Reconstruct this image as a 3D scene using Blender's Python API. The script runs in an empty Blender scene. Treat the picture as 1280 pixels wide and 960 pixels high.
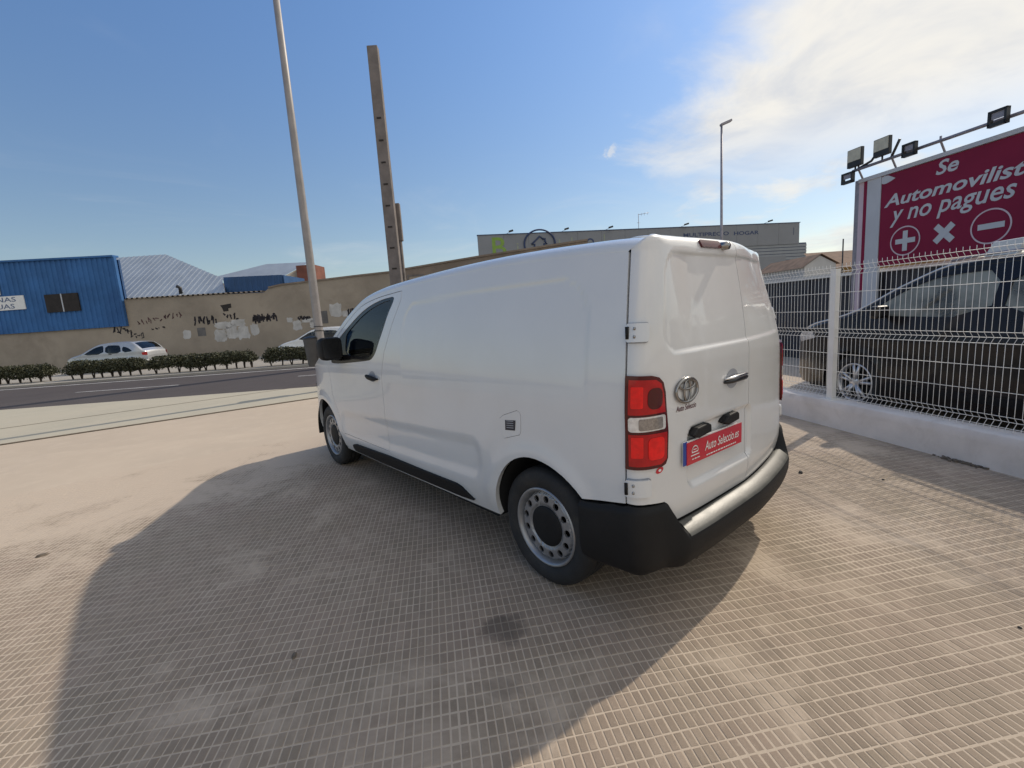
import bpy, bmesh, math, random
import numpy as np
from mathutils import Vector, Matrix
from mathutils.geometry import delaunay_2d_cdt
random.seed(7); rng = np.random.default_rng(11)
scene = bpy.context.scene; COL = scene.collection
R = math.radians

# ---------------------------------------------------------------- camera
cd = bpy.data.cameras.new('camera'); cam = bpy.data.objects.new('camera', cd); COL.objects.link(cam)
cd.sensor_fit = 'HORIZONTAL'; cd.sensor_width = 36; cd.lens = 36 * 576.45 / 1280; cd.clip_start = .05; cd.clip_end = 4000
CAM = (-1.582, -1.059, 1.499); YAW, PITCH, ROLL = R(40.1035), R(8.5956), R(-3.8984)
_f = Vector((math.sin(YAW) * math.cos(PITCH), math.cos(YAW) * math.cos(PITCH), -math.sin(PITCH)))
_r0 = Vector((math.cos(YAW), -math.sin(YAW), 0)); _u0 = _r0.cross(_f)
_r = _r0 * math.cos(ROLL) + _u0 * math.sin(ROLL); _u = -_r0 * math.sin(ROLL) + _u0 * math.cos(ROLL)
_m = Matrix((_r, _u, -_f)).transposed().to_4x4(); _m.translation = CAM; cam.matrix_world = _m
scene.camera = cam

# ---------------------------------------------------------------- sun, sky, exposure
SUN_EL, SUN_AZ = R(40.0), R(-1.2)              # azimuth from +x towards +y
SUN_DIR = Vector((math.cos(SUN_EL) * math.cos(SUN_AZ), math.cos(SUN_EL) * math.sin(SUN_AZ), math.sin(SUN_EL)))
sl = bpy.data.lights.new('sun', 'SUN'); sl.energy = 2.2; sl.angle = R(.9); sl.color = (1, .90, .76)
so = bpy.data.objects.new('sun', sl); COL.objects.link(so); so.rotation_euler = SUN_DIR.to_track_quat('Z', 'Y').to_euler(); so.location = (30, 0, 30)
world = bpy.data.worlds.new('World'); scene.world = world; world.use_nodes = True
wt = world.node_tree; wt.nodes.clear()
class G:                                      # tiny node-graph builder
    def __init__(s, tree): s.t = tree
    def inp(s, nd, k, v):
        if isinstance(v, bpy.types.NodeSocket): s.t.links.new(v, nd.inputs[k])
        elif isinstance(v, bpy.types.Node): s.t.links.new(v.outputs[0], nd.inputs[k])
        else: nd.inputs[k].default_value = v
    def m(s, op, a, b=0., c=0., clamp=False):
        nd = s.t.nodes.new('ShaderNodeMath'); nd.operation = op; nd.use_clamp = clamp
        s.inp(nd, 0, a); s.inp(nd, 1, b); s.inp(nd, 2, c); return nd.outputs[0]
    def vm(s, op, a, b=(0, 0, 0), out=0):
        nd = s.t.nodes.new('ShaderNodeVectorMath'); nd.operation = op; s.inp(nd, 0, a); s.inp(nd, 1, b); return nd.outputs[out]
    def ss(s, x, a, b):                       # smoothstep, a->0 b->1
        nd = s.t.nodes.new('ShaderNodeMapRange'); nd.interpolation_type = 'SMOOTHSTEP'
        s.inp(nd, 0, x); s.inp(nd, 1, a); s.inp(nd, 2, b); s.inp(nd, 3, 0.); s.inp(nd, 4, 1.); return nd.outputs[0]
    def mix(s, f, a, b):
        nd = s.t.nodes.new('ShaderNodeMix'); nd.data_type = 'RGBA'
        s.inp(nd, 0, f); s.inp(nd, 6, a); s.inp(nd, 7, b); return nd.outputs[2]
    def noise(s, vec, scale, detail=4., rough=.55, dist=0.):
        nd = s.t.nodes.new('ShaderNodeTexNoise'); s.inp(nd, 'Vector', vec); s.inp(nd, 'Scale', scale); s.inp(nd, 'Detail', detail)
        s.inp(nd, 'Roughness', rough); s.inp(nd, 'Distortion', dist); return nd.outputs[0]
g = G(wt)
sky = wt.nodes.new('ShaderNodeTexSky'); sky.sky_type = 'NISHITA'; sky.sun_disc = False
sky.sun_elevation = SUN_EL; sky.sun_rotation = math.pi / 2 - SUN_AZ; sky.air_density = 1.0; sky.dust_density = .5; sky.ozone_density = 2.2; sky.altitude = 50
tc = wt.nodes.new('ShaderNodeTexCoord'); D = g.vm('NORMALIZE', tc.outputs['Generated'])
sep = wt.nodes.new('ShaderNodeSeparateXYZ'); wt.links.new(D, sep.inputs[0]); dx, dy, dz = sep.outputs
den = g.m('ADD', g.m('MAXIMUM', dz, 0.), .12)
cmb = wt.nodes.new('ShaderNodeCombineXYZ'); g.inp(cmb, 0, g.m('DIVIDE', dx, den)); g.inp(cmb, 1, g.m('DIVIDE', dy, den)); P2 = cmb.outputs[0]
# broken cloud over most of the sky, widened out of view to add fill light, wispy at its rim; a clear patch stands to the north-west
near = g.m('MULTIPLY', g.vm('DOT_PRODUCT', D, tuple(Vector((-.35, .85, .35)).normalized()), out=1), -1.)
n1 = g.noise(P2, 1.15, 7., .60, .7); n2 = g.noise(P2, 3.2, 6., .62, .4)
edge = g.m('ADD', near, g.m('MULTIPLY', g.m('SUBTRACT', n1, .5), .50))
edge = g.m('ADD', edge, g.m('MULTIPLY', g.m('SUBTRACT', n2, .5), .16))
bank = g.m('MULTIPLY', g.ss(edge, -.31, -.10), g.ss(dz, .14, .32))
# flat cloud heaps low over the horizon
st = wt.nodes.new('ShaderNodeCombineXYZ'); g.inp(st, 0, dx); g.inp(st, 1, dy); g.inp(st, 2, g.m('MULTIPLY', dz, 3.2))
n3 = g.noise(st.outputs[0], 3.3, 6., .60, .3)
low = g.m('MULTIPLY', g.ss(n3, .44, .62), g.m('MULTIPLY', g.ss(dz, .30, .17), g.ss(near, -.38, -.16)))
# thin veil everywhere and one small puff
veil = g.m('MULTIPLY', g.ss(g.noise(P2, .9, 5., .6, 1.0), .50, .85), .22)
pv = g.vm('SUBTRACT', D, tuple(Vector((.8729, .6528, .3325)).normalized()))
pl = g.m('ADD', g.vm('LENGTH', pv, out=1), g.m('MULTIPLY', g.m('SUBTRACT', g.noise(D, 60., 5., .7, .6), .5), .045))
puff = g.m('MULTIPLY', g.ss(pl, .016, .002), .62)
cov = g.m('MAXIMUM', g.m('MAXIMUM', bank, g.m('MULTIPLY', low, .85)), g.m('MAXIMUM', veil, puff))
shade = g.ss(g.noise(P2, 2.1, 5., .6, .5), .30, .62)
ccol = g.mix(shade, (3.75, 3.8, 3.9, 1), (4.9, 4.7, 4.3, 1))
hz = g.ss(dz, .02, .62)                       # haze takes the glare off the low sky
tint = g.mix(hz, (.57, .535, .49, 1), (.57, .69, .80, 1))
mul = wt.nodes.new('ShaderNodeMix'); mul.data_type = 'RGBA'; mul.blend_type = 'MULTIPLY'; g.inp(mul, 0, 1.); g.inp(mul, 6, sky.outputs[0]); g.inp(mul, 7, tint)
skyc = g.mix(g.m('MULTIPLY', cov, .95), mul.outputs[2], ccol)
bg = wt.nodes.new('ShaderNodeBackground'); wt.links.new(skyc, bg.inputs[0]); bg.inputs[1].default_value = .15
wo = wt.nodes.new('ShaderNodeOutputWorld'); wt.links.new(bg.outputs[0], wo.inputs[0])
vs = scene.view_settings; vs.view_transform = 'Standard'; vs.look = 'None'; vs.exposure = 0.36; vs.gamma = 1.0; vs.use_curve_mapping = False
scene.render.engine = 'CYCLES'; scene.cycles.max_bounces = 8; scene.cycles.transparent_max_bounces = 16

# ---------------------------------------------------------------- materials (all procedural)
def pmat(name, base, rough=.6, metal=0., var=.12, scale=4., bump=0., bscale=40., coat=0., spec=.5, stain=None, stain_amt=0., sscale=1.2, vary_obj=0.):
    m = bpy.data.materials.new(name); m.use_nodes = True; t = m.node_tree; b = t.nodes['Principled BSDF']; g = G(t)
    tc = t.nodes.new('ShaderNodeTexCoord'); ob = tc.outputs['Object']
    n = g.noise(ob, scale, 6., .6)
    lo = tuple(c * (1 - var) for c in base) + (1,); hi = tuple(min(1, c * (1 + var)) for c in base) + (1,)
    col = g.mix(g.ss(n, .3, .7), lo, hi)
    if stain is not None: col = g.mix(g.m('MULTIPLY', g.ss(g.noise(ob, sscale, 7., .65, .5), .48, .70), stain_amt), col, tuple(stain) + (1,))
    if vary_obj:
        oi = t.nodes.new('ShaderNodeObjectInfo'); hsv = t.nodes.new('ShaderNodeHueSaturation')
        g.inp(hsv, 'Value', g.m('ADD', 1 - vary_obj, g.m('MULTIPLY', oi.outputs['Random'], 2 * vary_obj))); g.inp(hsv, 'Color', col); col = hsv.outputs[0]
    t.links.new(col, b.inputs['Base Color'])
    b.inputs['Metallic'].default_value = metal; b.inputs['Specular IOR Level'].default_value = spec
    g.inp(b, 'Roughness', g.m('ADD', rough - .06, g.m('MULTIPLY', n, .12)))
    if coat: b.inputs['Coat Weight'].default_value = coat; b.inputs['Coat Roughness'].default_value = .04
    if bump:
        bp = t.nodes.new('ShaderNodeBump'); bp.inputs['Strength'].default_value = bump; bp.inputs['Distance'].default_value = .01
        t.links.new(g.noise(ob, bscale, 5., .6), bp.inputs['Height']); t.links.new(bp.outputs[0], b.inputs['Normal'])
    return m
def glass_mat(name, tint, refl=1.0):
    m = bpy.data.materials.new(name); m.use_nodes = True; t = m.node_tree; t.nodes.clear(); g = G(t)
    o = t.nodes.new('ShaderNodeOutputMaterial'); tr = t.nodes.new('ShaderNodeBsdfTransparent'); gl = t.nodes.new('ShaderNodeBsdfGlossy'); mx = t.nodes.new('ShaderNodeMixShader')
    tc = t.nodes.new('ShaderNodeTexCoord'); n = g.noise(tc.outputs['Object'], 3., 4.)
    t.links.new(g.mix(g.ss(n, .3, .7), tuple(c * .93 for c in tint) + (1,), tuple(tint) + (1,)), tr.inputs[0])
    gl.inputs['Roughness'].default_value = .02
    fr = t.nodes.new('ShaderNodeFresnel'); fr.inputs[0].default_value = 1.55
    t.links.new(g.m('MULTIPLY', fr.outputs[0], refl, clamp=True), mx.inputs[0])
    t.links.new(tr.outputs[0], mx.inputs[1]); t.links.new(gl.outputs[0], mx.inputs[2]); t.links.new(mx.outputs[0], o.inputs[0]); return m
M = {}
M['van_white'] = pmat('van_white', (.66, .67, .68), .30, 0, .02, 2., coat=1., stain=(.58, .54, .48), stain_amt=.12, sscale=1.5, bump=.05, bscale=2.2)
M['van_door'] = pmat('van_rear_white', (.68, .68, .68), .34, 0, .03, 2., coat=.8, stain=(.60, .57, .52), stain_amt=.18, sscale=2.5)
M['black_plastic'] = pmat('black_plastic', (.009, .009, .010), .62, 0, .2, 6., spec=.3, bump=.15, bscale=300.)
M['black_gloss'] = pmat('black_gloss', (.012, .012, .014), .18, 0, .1, 3.)
M['rubber'] = pmat('rubber', (.020, .020, .021), .75, 0, .25, 9., bump=.2, bscale=120., stain=(.07, .06, .05), stain_amt=.3, sscale=6.)
M['liner'] = pmat('liner', (.008, .008, .009), .9, 0, .2)
M['steel'] = pmat('wheel_steel', (.34, .345, .36), .36, .6, .12, 8., stain=(.20, .18, .16), stain_amt=.35, sscale=9.)
M['chrome'] = pmat('chrome', (.72, .72, .72), .16, 1., .08, 20.)
M['dark_chrome'] = pmat('dark_chrome', (.30, .29, .28), .22, 1., .1, 20.)
M['sunlit_step'] = pmat('sunlit_step', (.075, .075, .068), .42, 0., .18, 12., bump=.05, bscale=90., stain=(.16, .15, .13), stain_amt=.4, sscale=5.)  # sun sheen on the bumper step put in as a lighter colour
M['glass_dark'] = glass_mat('window_glass', (.62, .68, .68))
M['glass_car'] = glass_mat('car_glass', (.55, .60, .60))
def pale_glass(name, tint, dust, amt):  # dust: pale colour mixed in to brighten the pane
    m = glass_mat(name, tint); t = m.node_tree; o = t.nodes['Material Output']; src = o.inputs[0].links[0].from_socket; g = G(t)
    df = t.nodes.new('ShaderNodeBsdfDiffuse'); df.inputs[0].default_value = dust + (1,); mx = t.nodes.new('ShaderNodeMixShader'); tc = t.nodes.new('ShaderNodeTexCoord')  # dust here is the pale colour that brightens the pane
    t.links.new(g.m('MULTIPLY', g.ss(g.noise(tc.outputs['Object'], 2.2, 5.), .25, .7), amt), mx.inputs[0]); t.links.new(src, mx.inputs[1]); t.links.new(df.outputs[0], mx.inputs[2]); t.links.new(mx.outputs[0], o.inputs[0]); return m
M['glass_pale'] = pale_glass('pale_glass', (.5, .55, .54), (.55, .57, .50), .55)  # pale diffuse film added so the SUV's side panes look brighter
M['cab'] = pmat('cab_grey', (.035, .036, .040), .8, 0, .2, 10.)
M['lens_red'] = pmat('lens_red', (.42, .003, .006), .14, 0, .12, 22., coat=.25, spec=.35)
M['lens_bright'] = pmat('lens_bright', (.80, .006, .006), .14, 0, .12, 30., coat=.25, spec=.35)
M['lens_dark'] = pmat('lens_dark', (.07, .002, .004), .14, 0, .1, 22., coat=.25, spec=.35)
M['lens_clear'] = pmat('lens_clear', (.70, .68, .66), .10, .2, .15, 60., coat=1.)
M['lens_smoke'] = pmat('lens_smoke', (.26, .23, .21), .12, .2, .25, 90., coat=1.)
M['plate_red'] = pmat('plate_red', (.55, .012, .03), .35, 0, .06, 5., coat=.4)
M['plate_blue'] = pmat('plate_blue', (.02, .06, .30), .35, 0, .06, 5.)
M['print_white'] = pmat('print_white', (.80, .79, .77), .5, 0, .05, 8.)
M['print_dark'] = pmat('print_dark', (.10, .02, .03), .5, 0, .1, 8.)
M['sticker_black'] = pmat('sticker_black', (.015, .016, .03), .4, 0, .1, 8.)
M['print_grey'] = pmat('print_grey', (.30, .31, .34), .5, 0, .1, 8.)
M['joint'] = pmat('joint_dirt', (.19, .15, .11), .95, 0, .25, 12., spec=.05)

# ---------------------------------------------------------------- mesh helpers
def link(o, parent=None):
    COL.objects.link(o)
    if parent is not None: o.parent = parent
    return o
def tag(o, label=None, cat=None, group=None, kind=None):
    if label: o['label'] = label
    if cat: o['category'] = cat
    if group: o['group'] = group
    if kind: o['kind'] = kind
    return o
def empty(name, loc=(0, 0, 0), rz=0.):
    o = bpy.data.objects.new(name, None); o.location = loc; o.rotation_euler = (0, 0, rz); o.empty_display_size = .1; return link(o)
class MB:                                     # mesh collector
    def __init__(s): s.v = []; s.f = []; s.nrm = []; s.smooth = []
    def add(s, vs, fs, smooth=False, nrm=None):
        o = len(s.v); s.v += [tuple(map(float, p)) for p in vs]; s.f += [tuple(o + i for i in f) for f in fs]; s.smooth += [smooth] * len(fs)
        s.nrm += ([tuple(map(float, n)) for n in nrm] if nrm is not None else [(0, 0, 0)] * len(vs)); return s
    def box(s, x0, x1, y0, y1, z0, z1):
        return s.add([(x, y, z) for z in (z0, z1) for y in (y0, y1) for x in (x0, x1)], [(0, 2, 3, 1), (4, 5, 7, 6), (0, 1, 5, 4), (2, 6, 7, 3), (0, 4, 6, 2), (1, 3, 7, 5)])
    def obox(s, c, ax, ay, az, hx, hy, hz):   # oriented box
        c, ax, ay, az = (Vector(q) for q in (c, ax, ay, az))
        return s.add([c + ax * (hx * i) + ay * (hy * j) + az * (hz * k) for k in (-1, 1) for j in (-1, 1) for i in (-1, 1)], [(0, 2, 3, 1), (4, 5, 7, 6), (0, 1, 5, 4), (2, 6, 7, 3), (0, 4, 6, 2), (1, 3, 7, 5)])
    def tube(s, pts, rad, n=8, caps=True):
        pts = [Vector(p) for p in pts]; rs = rad if hasattr(rad, '__len__') else [rad] * len(pts)
        vs, fs = [], []; up = None
        for i, p in enumerate(pts):
            d = (pts[min(i + 1, len(pts) - 1)] - pts[max(i - 1, 0)]).normalized()
            if up is None: up = Vector((0, 0, 1)) if abs(d.z) < .9 else Vector((1, 0, 0))
            a = d.cross(up).normalized(); b = a.cross(d).normalized(); up = b
            vs += [p + a * (rs[i] * math.cos(2 * math.pi * k / n)) + b * (rs[i] * math.sin(2 * math.pi * k / n)) for k in range(n)]
        for i in range(len(pts) - 1):
            fs += [(i * n + k, i * n + (k + 1) % n, (i + 1) * n + (k + 1) % n, (i + 1) * n + k) for k in range(n)]
        if caps: fs += [tuple(range(n - 1, -1, -1)), tuple((len(pts) - 1) * n + k for k in range(n))]
        return s.add(vs, fs, True)
    def lathe(s, prof, axis='x', c=(0, 0, 0), n=48, smooth=True):   # prof [(along, radius)]
        vs, fs = [], []
        for a, r in prof:
            for k in range(n):
                w = 2 * math.pi * k / n; u, v = r * math.cos(w), r * math.sin(w)
                vs.append({'x': (c[0] + a, c[1] + u, c[2] + v), 'y': (c[0] + v, c[1] + a, c[2] + u), 'z': (c[0] + u, c[1] + v, c[2] + a)}[axis])
        for i in range(len(prof) - 1):
            fs += [(i * n + k, (i + 1) * n + k, (i + 1) * n + (k + 1) % n, i * n + (k + 1) % n) for k in range(n)]
        return s.add(vs, fs, smooth)
    def prism(s, poly, mapf, t0, t1):         # extruded polygon, mapf(a, b, t) -> xyz
        n = len(poly)
        return s.add([mapf(a, b, t) for t in (t0, t1) for a, b in poly], [tuple(range(n - 1, -1, -1)), tuple(range(n, 2 * n))] + [(i, (i + 1) % n, n + (i + 1) % n, n + i) for i in range(n)])
    def mesh(s, name):
        me = bpy.data.meshes.new(name); me.from_pydata(s.v, [], s.f); me.polygons.foreach_set('use_smooth', s.smooth); me.update()
        if any(n != (0, 0, 0) for n in s.nrm): me.normals_split_custom_set_from_vertices(s.nrm)
        return me
    def obj(s, name, mat, parent=None, bevel=0., auto=False):
        me = s.mesh(name); me.materials.append(M[mat] if isinstance(mat, str) else mat)
        o = bpy.data.objects.new(name, me)
        if bevel:
            b = o.modifiers.new('bevel', 'BEVEL'); b.width = bevel; b.segments = 2; b.limit_method = 'ANGLE'; b.angle_limit = R(40)
        if auto: me.set_sharp_from_angle(angle=R(auto))
        return link(o, parent)
def inpoly(pts, poly):
    x, y = pts[:, 0], pts[:, 1]; ins = np.zeros(len(pts), bool); n = len(poly)
    for i in range(n):
        x0, y0 = poly[i]; x1, y1 = poly[(i + 1) % n]
        c = ((y0 > y) != (y1 > y)); ins ^= c & (x < (x1 - x0) * (y - y0) / ((y1 - y0) if y1 != y0 else 1e-12) + x0)
    return ins
def dens(poly, d):                            # subdivide a closed polygon's edges
    out = []
    for i in range(len(poly)):
        a, b = np.array(poly[i], float), np.array(poly[(i + 1) % len(poly)], float); k = max(1, int(math.ceil(np.linalg.norm(b - a) / d)))
        out += [tuple(a + (b - a) * j / k) for j in range(k)]
    return out
def chaikin(poly, it=2, closed=True):
    p = [np.array(q, float) for q in poly]
    for _ in range(it):
        o = []
        for i in range(len(p) if closed else len(p) - 1):
            a, b = p[i], p[(i + 1) % len(p)]; o += [a * .75 + b * .25, a * .25 + b * .75]
        p = o
    return [tuple(q) for q in p]
def rr2(a0, a1, b0, b1, r, n=5):
    out = []
    for ca, cb, t0 in ((a1 - r, b1 - r, 0), (a0 + r, b1 - r, 90), (a0 + r, b0 + r, 180), (a1 - r, b0 + r, 270)):
        out += [(ca + r * math.cos(R(t0 + 90 * k / n)), cb + r * math.sin(R(t0 + 90 * k / n))) for k in range(n + 1)]
    return out
def panel_into(mb, outer, holes, mapf, ref, res=.04, lip=.018, mirror=None, off=0., lip_holes=True):
    """a skin over a 2-D outline (with holes) laid on a surface mapf(a,b); the rim folds inwards by `lip`"""
    loops = [dens(outer, res * .6)] + [dens(h, res * .6) for h in holes]
    allp = np.array([p for l in loops for p in l]); a0, b0 = allp.min(0); a1, b1 = allp.max(0)
    ga, gb = np.meshgrid(np.arange(a0 + res * .5, a1, res), np.arange(b0 + res * .5, b1, res)); gp = np.stack([ga.ravel(), gb.ravel()], 1)
    ok = inpoly(gp, loops[0])
    for h in loops[1:]: ok &= ~inpoly(gp, h)
    gp = gp[ok]
    if len(gp):
        dmin = np.full(len(gp), 9.)
        for i in range(0, len(gp), 4000): dmin[i:i+4000] = np.sqrt(((gp[i:i+4000, None] - allp[None]) ** 2).sum(-1)).min(1)
        gp = gp[dmin > res * .35]
    pts = [Vector(p) for p in allp] + [Vector(p) for p in gp]; edges = []; o = 0
    for l in loops: edges += [(o + i, o + (i + 1) % len(l)) for i in range(len(l))]; o += len(l)
    V2, E2, F2, ov, oe, of = delaunay_2d_cdt(pts, edges, [], 0, 1e-7)
    V2 = np.array([(v.x, v.y) for v in V2]); T = np.array([f for f in F2 if len(f) == 3])
    c = V2[T].mean(1); k = inpoly(c, loops[0])
    for h in loops[1:]: k &= ~inpoly(c, h)
    T = T[k]
    a, b = V2[:, 0], V2[:, 1]; e = 1e-3
    P = mapf(a, b); N = np.cross(mapf(a + e, b) - mapf(a - e, b), mapf(a, b + e) - mapf(a, b - e)); N /= np.maximum(np.linalg.norm(N, axis=1, keepdims=True), 1e-12)
    s = np.where(N @ np.array(ref, float) < 0, -1., 1.)[:, None]; N = N * s; P = P + N * off
    fn = np.cross(P[T[:, 1]] - P[T[:, 0]], P[T[:, 2]] - P[T[:, 0]]); fl = (fn * N[T[:, 0]]).sum(1) < 0; T[fl] = T[fl][:, ::-1]
    lips = []
    cnt = {}
    for t in T:
        for i in range(3):
            ed = (t[i], t[(i + 1) % 3]); cnt[ed] = 1
    if lip:
        be = [e_ for e_ in cnt if (e_[1], e_[0]) not in cnt]
        for i, j in be: lips.append((P[i], P[j], P[j] - N[j] * lip, P[i] - N[i] * lip))
    if mirror is not None:
        P = P * [-1, 1, 1] + [mirror, 0, 0]; N = N * [-1, 1, 1]; T = T[:, ::-1]
        lips = [tuple(np.array(q) * [-1, 1, 1] + [mirror, 0, 0] for q in l) for l in lips]
    mb.add(P, T.tolist(), True, N)
    for l in lips:
        q = [np.array(x) for x in l]; n = np.cross(q[1] - q[0], q[3] - q[0]); n = n / max(np.linalg.norm(n), 1e-12)
        order = (0, 3, 2, 1) if mirror is None else (0, 1, 2, 3)
        mb.add([q[k] for k in range(4)], [order], False, [(-n if mirror is None else n)] * 4)
    return mb
def panel(name, outer, holes, mapf, ref, mat, parent, **kw): return panel_into(MB(), outer, holes, mapf, ref, **kw).obj(name, mat, parent)
def grid_into(mb, mapf, A, B, ref, mirror=None, off=0.):
    a, b = np.meshgrid(A, B, indexing='ij'); na, nb = a.shape; a, b = a.ravel(), b.ravel(); e = 1e-3
    bm_, bp_ = np.maximum(b - e, min(B)), np.minimum(b + e, max(B))
    P = mapf(a, b); N = np.cross(mapf(a + e, b) - mapf(a - e, b), mapf(a, bp_) - mapf(a, bm_)); N /= np.maximum(np.linalg.norm(N, axis=1, keepdims=True), 1e-12)
    N = N * np.where(N @ np.array(ref, float) < 0, -1., 1.)[:, None]; P = P + N * off
    F = []
    for i in range(na - 1):
        for j in range(nb - 1): F.append([i * nb + j, i * nb + j + 1, (i + 1) * nb + j + 1, (i + 1) * nb + j])
    q = P[np.array(F[0])]
    F2 = np.array(F); fn = np.cross(P[F2[:, 1]] - P[F2[:, 0]], P[F2[:, 3]] - P[F2[:, 0]]); fl = (fn * N[F2[:, 0]]).sum(1) < 0; F2[fl] = F2[fl][:, ::-1]
    if mirror is not None: P = P * [-1, 1, 1] + [mirror, 0, 0]; N = N * [-1, 1, 1]; F2 = F2[:, ::-1]
    mb.add(P, F2.tolist(), True, N); return mb
def text_mesh(body, size, shear=0., offset=0., spacing=1., bold=False):
    cu = bpy.data.curves.new('txt', 'FONT'); cu.body = body; cu.size = size; cu.shear = shear; cu.offset = offset; cu.space_character = spacing; cu.align_x = 'CENTER'; cu.align_y = 'CENTER'; cu.resolution_u = 3
    o = bpy.data.objects.new('txt', cu); COL.objects.link(o); bpy.context.view_layer.update()
    me = bpy.data.meshes.new_from_object(o.evaluated_get(bpy.context.evaluated_depsgraph_get()))
    V = np.array([v.co[:2] for v in me.vertices]); F = [tuple(p.vertices) for p in me.polygons]
    bpy.data.objects.remove(o); bpy.data.curves.remove(cu); bpy.data.meshes.remove(me); return V, F
def text_on(name, body, mat, parent, place, height, width, shear=0., offset=0., thick=.0):
    """flat lettering fitted to width x height, place(a, b) -> xyz"""
    V, F = text_mesh(body, 1., shear, offset); lo, hi = V.min(0), V.max(0)
    V = (V - (lo + hi) / 2) / (hi - lo) * [width, height]
    mb = MB(); mb.add([place(a, b) for a, b in V], F); return mb.obj(name, mat, parent)
def poly_strip(pts, w):                       # 2-D stroke outline as quads
    vs, fs = [], []
    for i in range(len(pts) - 1):
        a, b = np.array(pts[i], float), np.array(pts[i + 1], float); d = b - a; L = np.linalg.norm(d)
        if L < 1e-9: continue
        d /= L; n = np.array([-d[1], d[0]]) * w / 2; a = a - d * w * .3; b = b + d * w * .3
        k = len(vs); vs += [a - n, b - n, b + n, a + n]; fs.append((k, k + 1, k + 2, k + 3))
    return vs, fs
# ---------------------------------------------------------------- van surfaces (metres, van rear-left at the origin)
def sst(a, b, x):
    t = np.clip((np.asarray(x, float) - a) / (b - a), 0, 1); return t * t * (3 - 2 * t)
VW = 1.92                                     # body width
_hy = np.array([.0, .21, .47, .97, 1.35, 1.83, 2.30, 2.64, 2.93, 3.22, 3.55, 3.85, 4.15, 4.30, 4.55, 4.72, 4.82, 4.88])
_hz = np.array([1.775, 1.800, 1.815, 1.834, 1.836, 1.828, 1.812, 1.788, 1.738, 1.612, 1.440, 1.290, 1.165, 1.130, 1.06, .98, .90, .78])
def smooth_interp(x, xs, ys):                 # cubic Hermite through the points
    x = np.asarray(x, float); m = np.gradient(ys, xs); i = np.clip(np.searchsorted(xs, x) - 1, 0, len(xs) - 2)
    h = xs[i + 1] - xs[i]; t = np.clip((x - xs[i]) / h, 0, 1)
    return ((2*t**3 - 3*t**2 + 1) * ys[i] + (t**3 - 2*t**2 + t) * h * m[i] + (-2*t**3 + 3*t**2) * ys[i+1] + (t**3 - t**2) * h * m[i+1])
def van_H(y): return smooth_interp(y, _hy, _hz)
def rrect(a, b, a0, a1, b0, b1, rad, w):      # 1 inside a rounded rectangle, soft edge of width w
    ca, cb = (a0 + a1) / 2, (b0 + b1) / 2
    qa = np.abs(a - ca) - (a1 - a0) / 2 + rad; qb = np.abs(b - cb) - (b1 - b0) / 2 + rad
    d = np.hypot(np.maximum(qa, 0), np.maximum(qb, 0)) + np.minimum(np.maximum(qa, qb), 0) - rad
    return 1 - sst(-w, w, d)
def van_ins(y, z, relief=True):               # how far the side lies inside the widest line
    y = np.asarray(y, float); z = np.asarray(z, float)
    i = .045 * np.clip((.50 - z) / .22, 0, 2) ** 2
    i = i + .014 * sst(.62, 1.02, z) + .105 * np.clip((z - 1.03) / .72, 0, 1.3) ** 1.55
    i = i + .30 * np.clip((y - 3.75) / 1.13, 0, 1) ** 2.3
    i = i + .03 * np.clip((.55 - y) / .5, 0, 1.2) ** 2
    if relief:
        rec = rrect(y, z + .012 * np.clip(y - .9, -.3, 2), .33, 2.12, .80, 1.645, .20, .016) * sst(.98, 1.30, z)
        i = i + .0055 * rec
        zq = z - .075 * (3.4 - y) / 2; i = i + .013 * rrect(y, zq, 1.18, 3.46, .44, .655, .09, .045)          # lower swage
        i = i - .010 * np.exp(-((np.hypot((y - .69), (z - .33)) - .43) / .05) ** 2) * sst(.3, .5, z)   # wheel-arch lip
        i = i - .008 * np.exp(-((np.hypot((y - 3.965), (z - .33)) - .43) / .05) ** 2) * sst(.3, .5, z)
    return i
VRX, VRZ, VCR = .13, .066, .012                # shoulder radii and roof crown
def van_rz(y): return VRZ * np.clip((van_H(y) - .35) / 1.0, .2, 1)
def van_zsh(y): return van_H(y) - van_rz(y)
def van_side(y, z): return np.stack([van_ins(y, z) + 0 * y, y + 0 * z, z + 0 * y], -1)
def van_cap(y, v):                            # v 0..1 shoulder, 1..2 roof to the centre line
    y, v = np.broadcast_arrays(np.asarray(y, float), np.asarray(v, float))
    zs = van_zsh(y); x0 = van_ins(y, zs, False); rz = van_rz(y)
    a = np.clip(v, 0, 1) * np.pi / 2; w = np.clip(v - 1, 0, 1)
    rx = VRX * np.clip(1 - .5 * sst(2.9, 3.3, y), .3, 1); cr = VCR * (1 - .6 * sst(2.9, 3.4, y)) 
    x = x0 + rx * (1 - np.cos(a)) + (VW / 2 - x0 - rx) * w
    z = zs + rz * np.sin(a) + cr * (1 - (1 - w) ** 2)
    return np.stack([x, y, z], -1)
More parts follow.
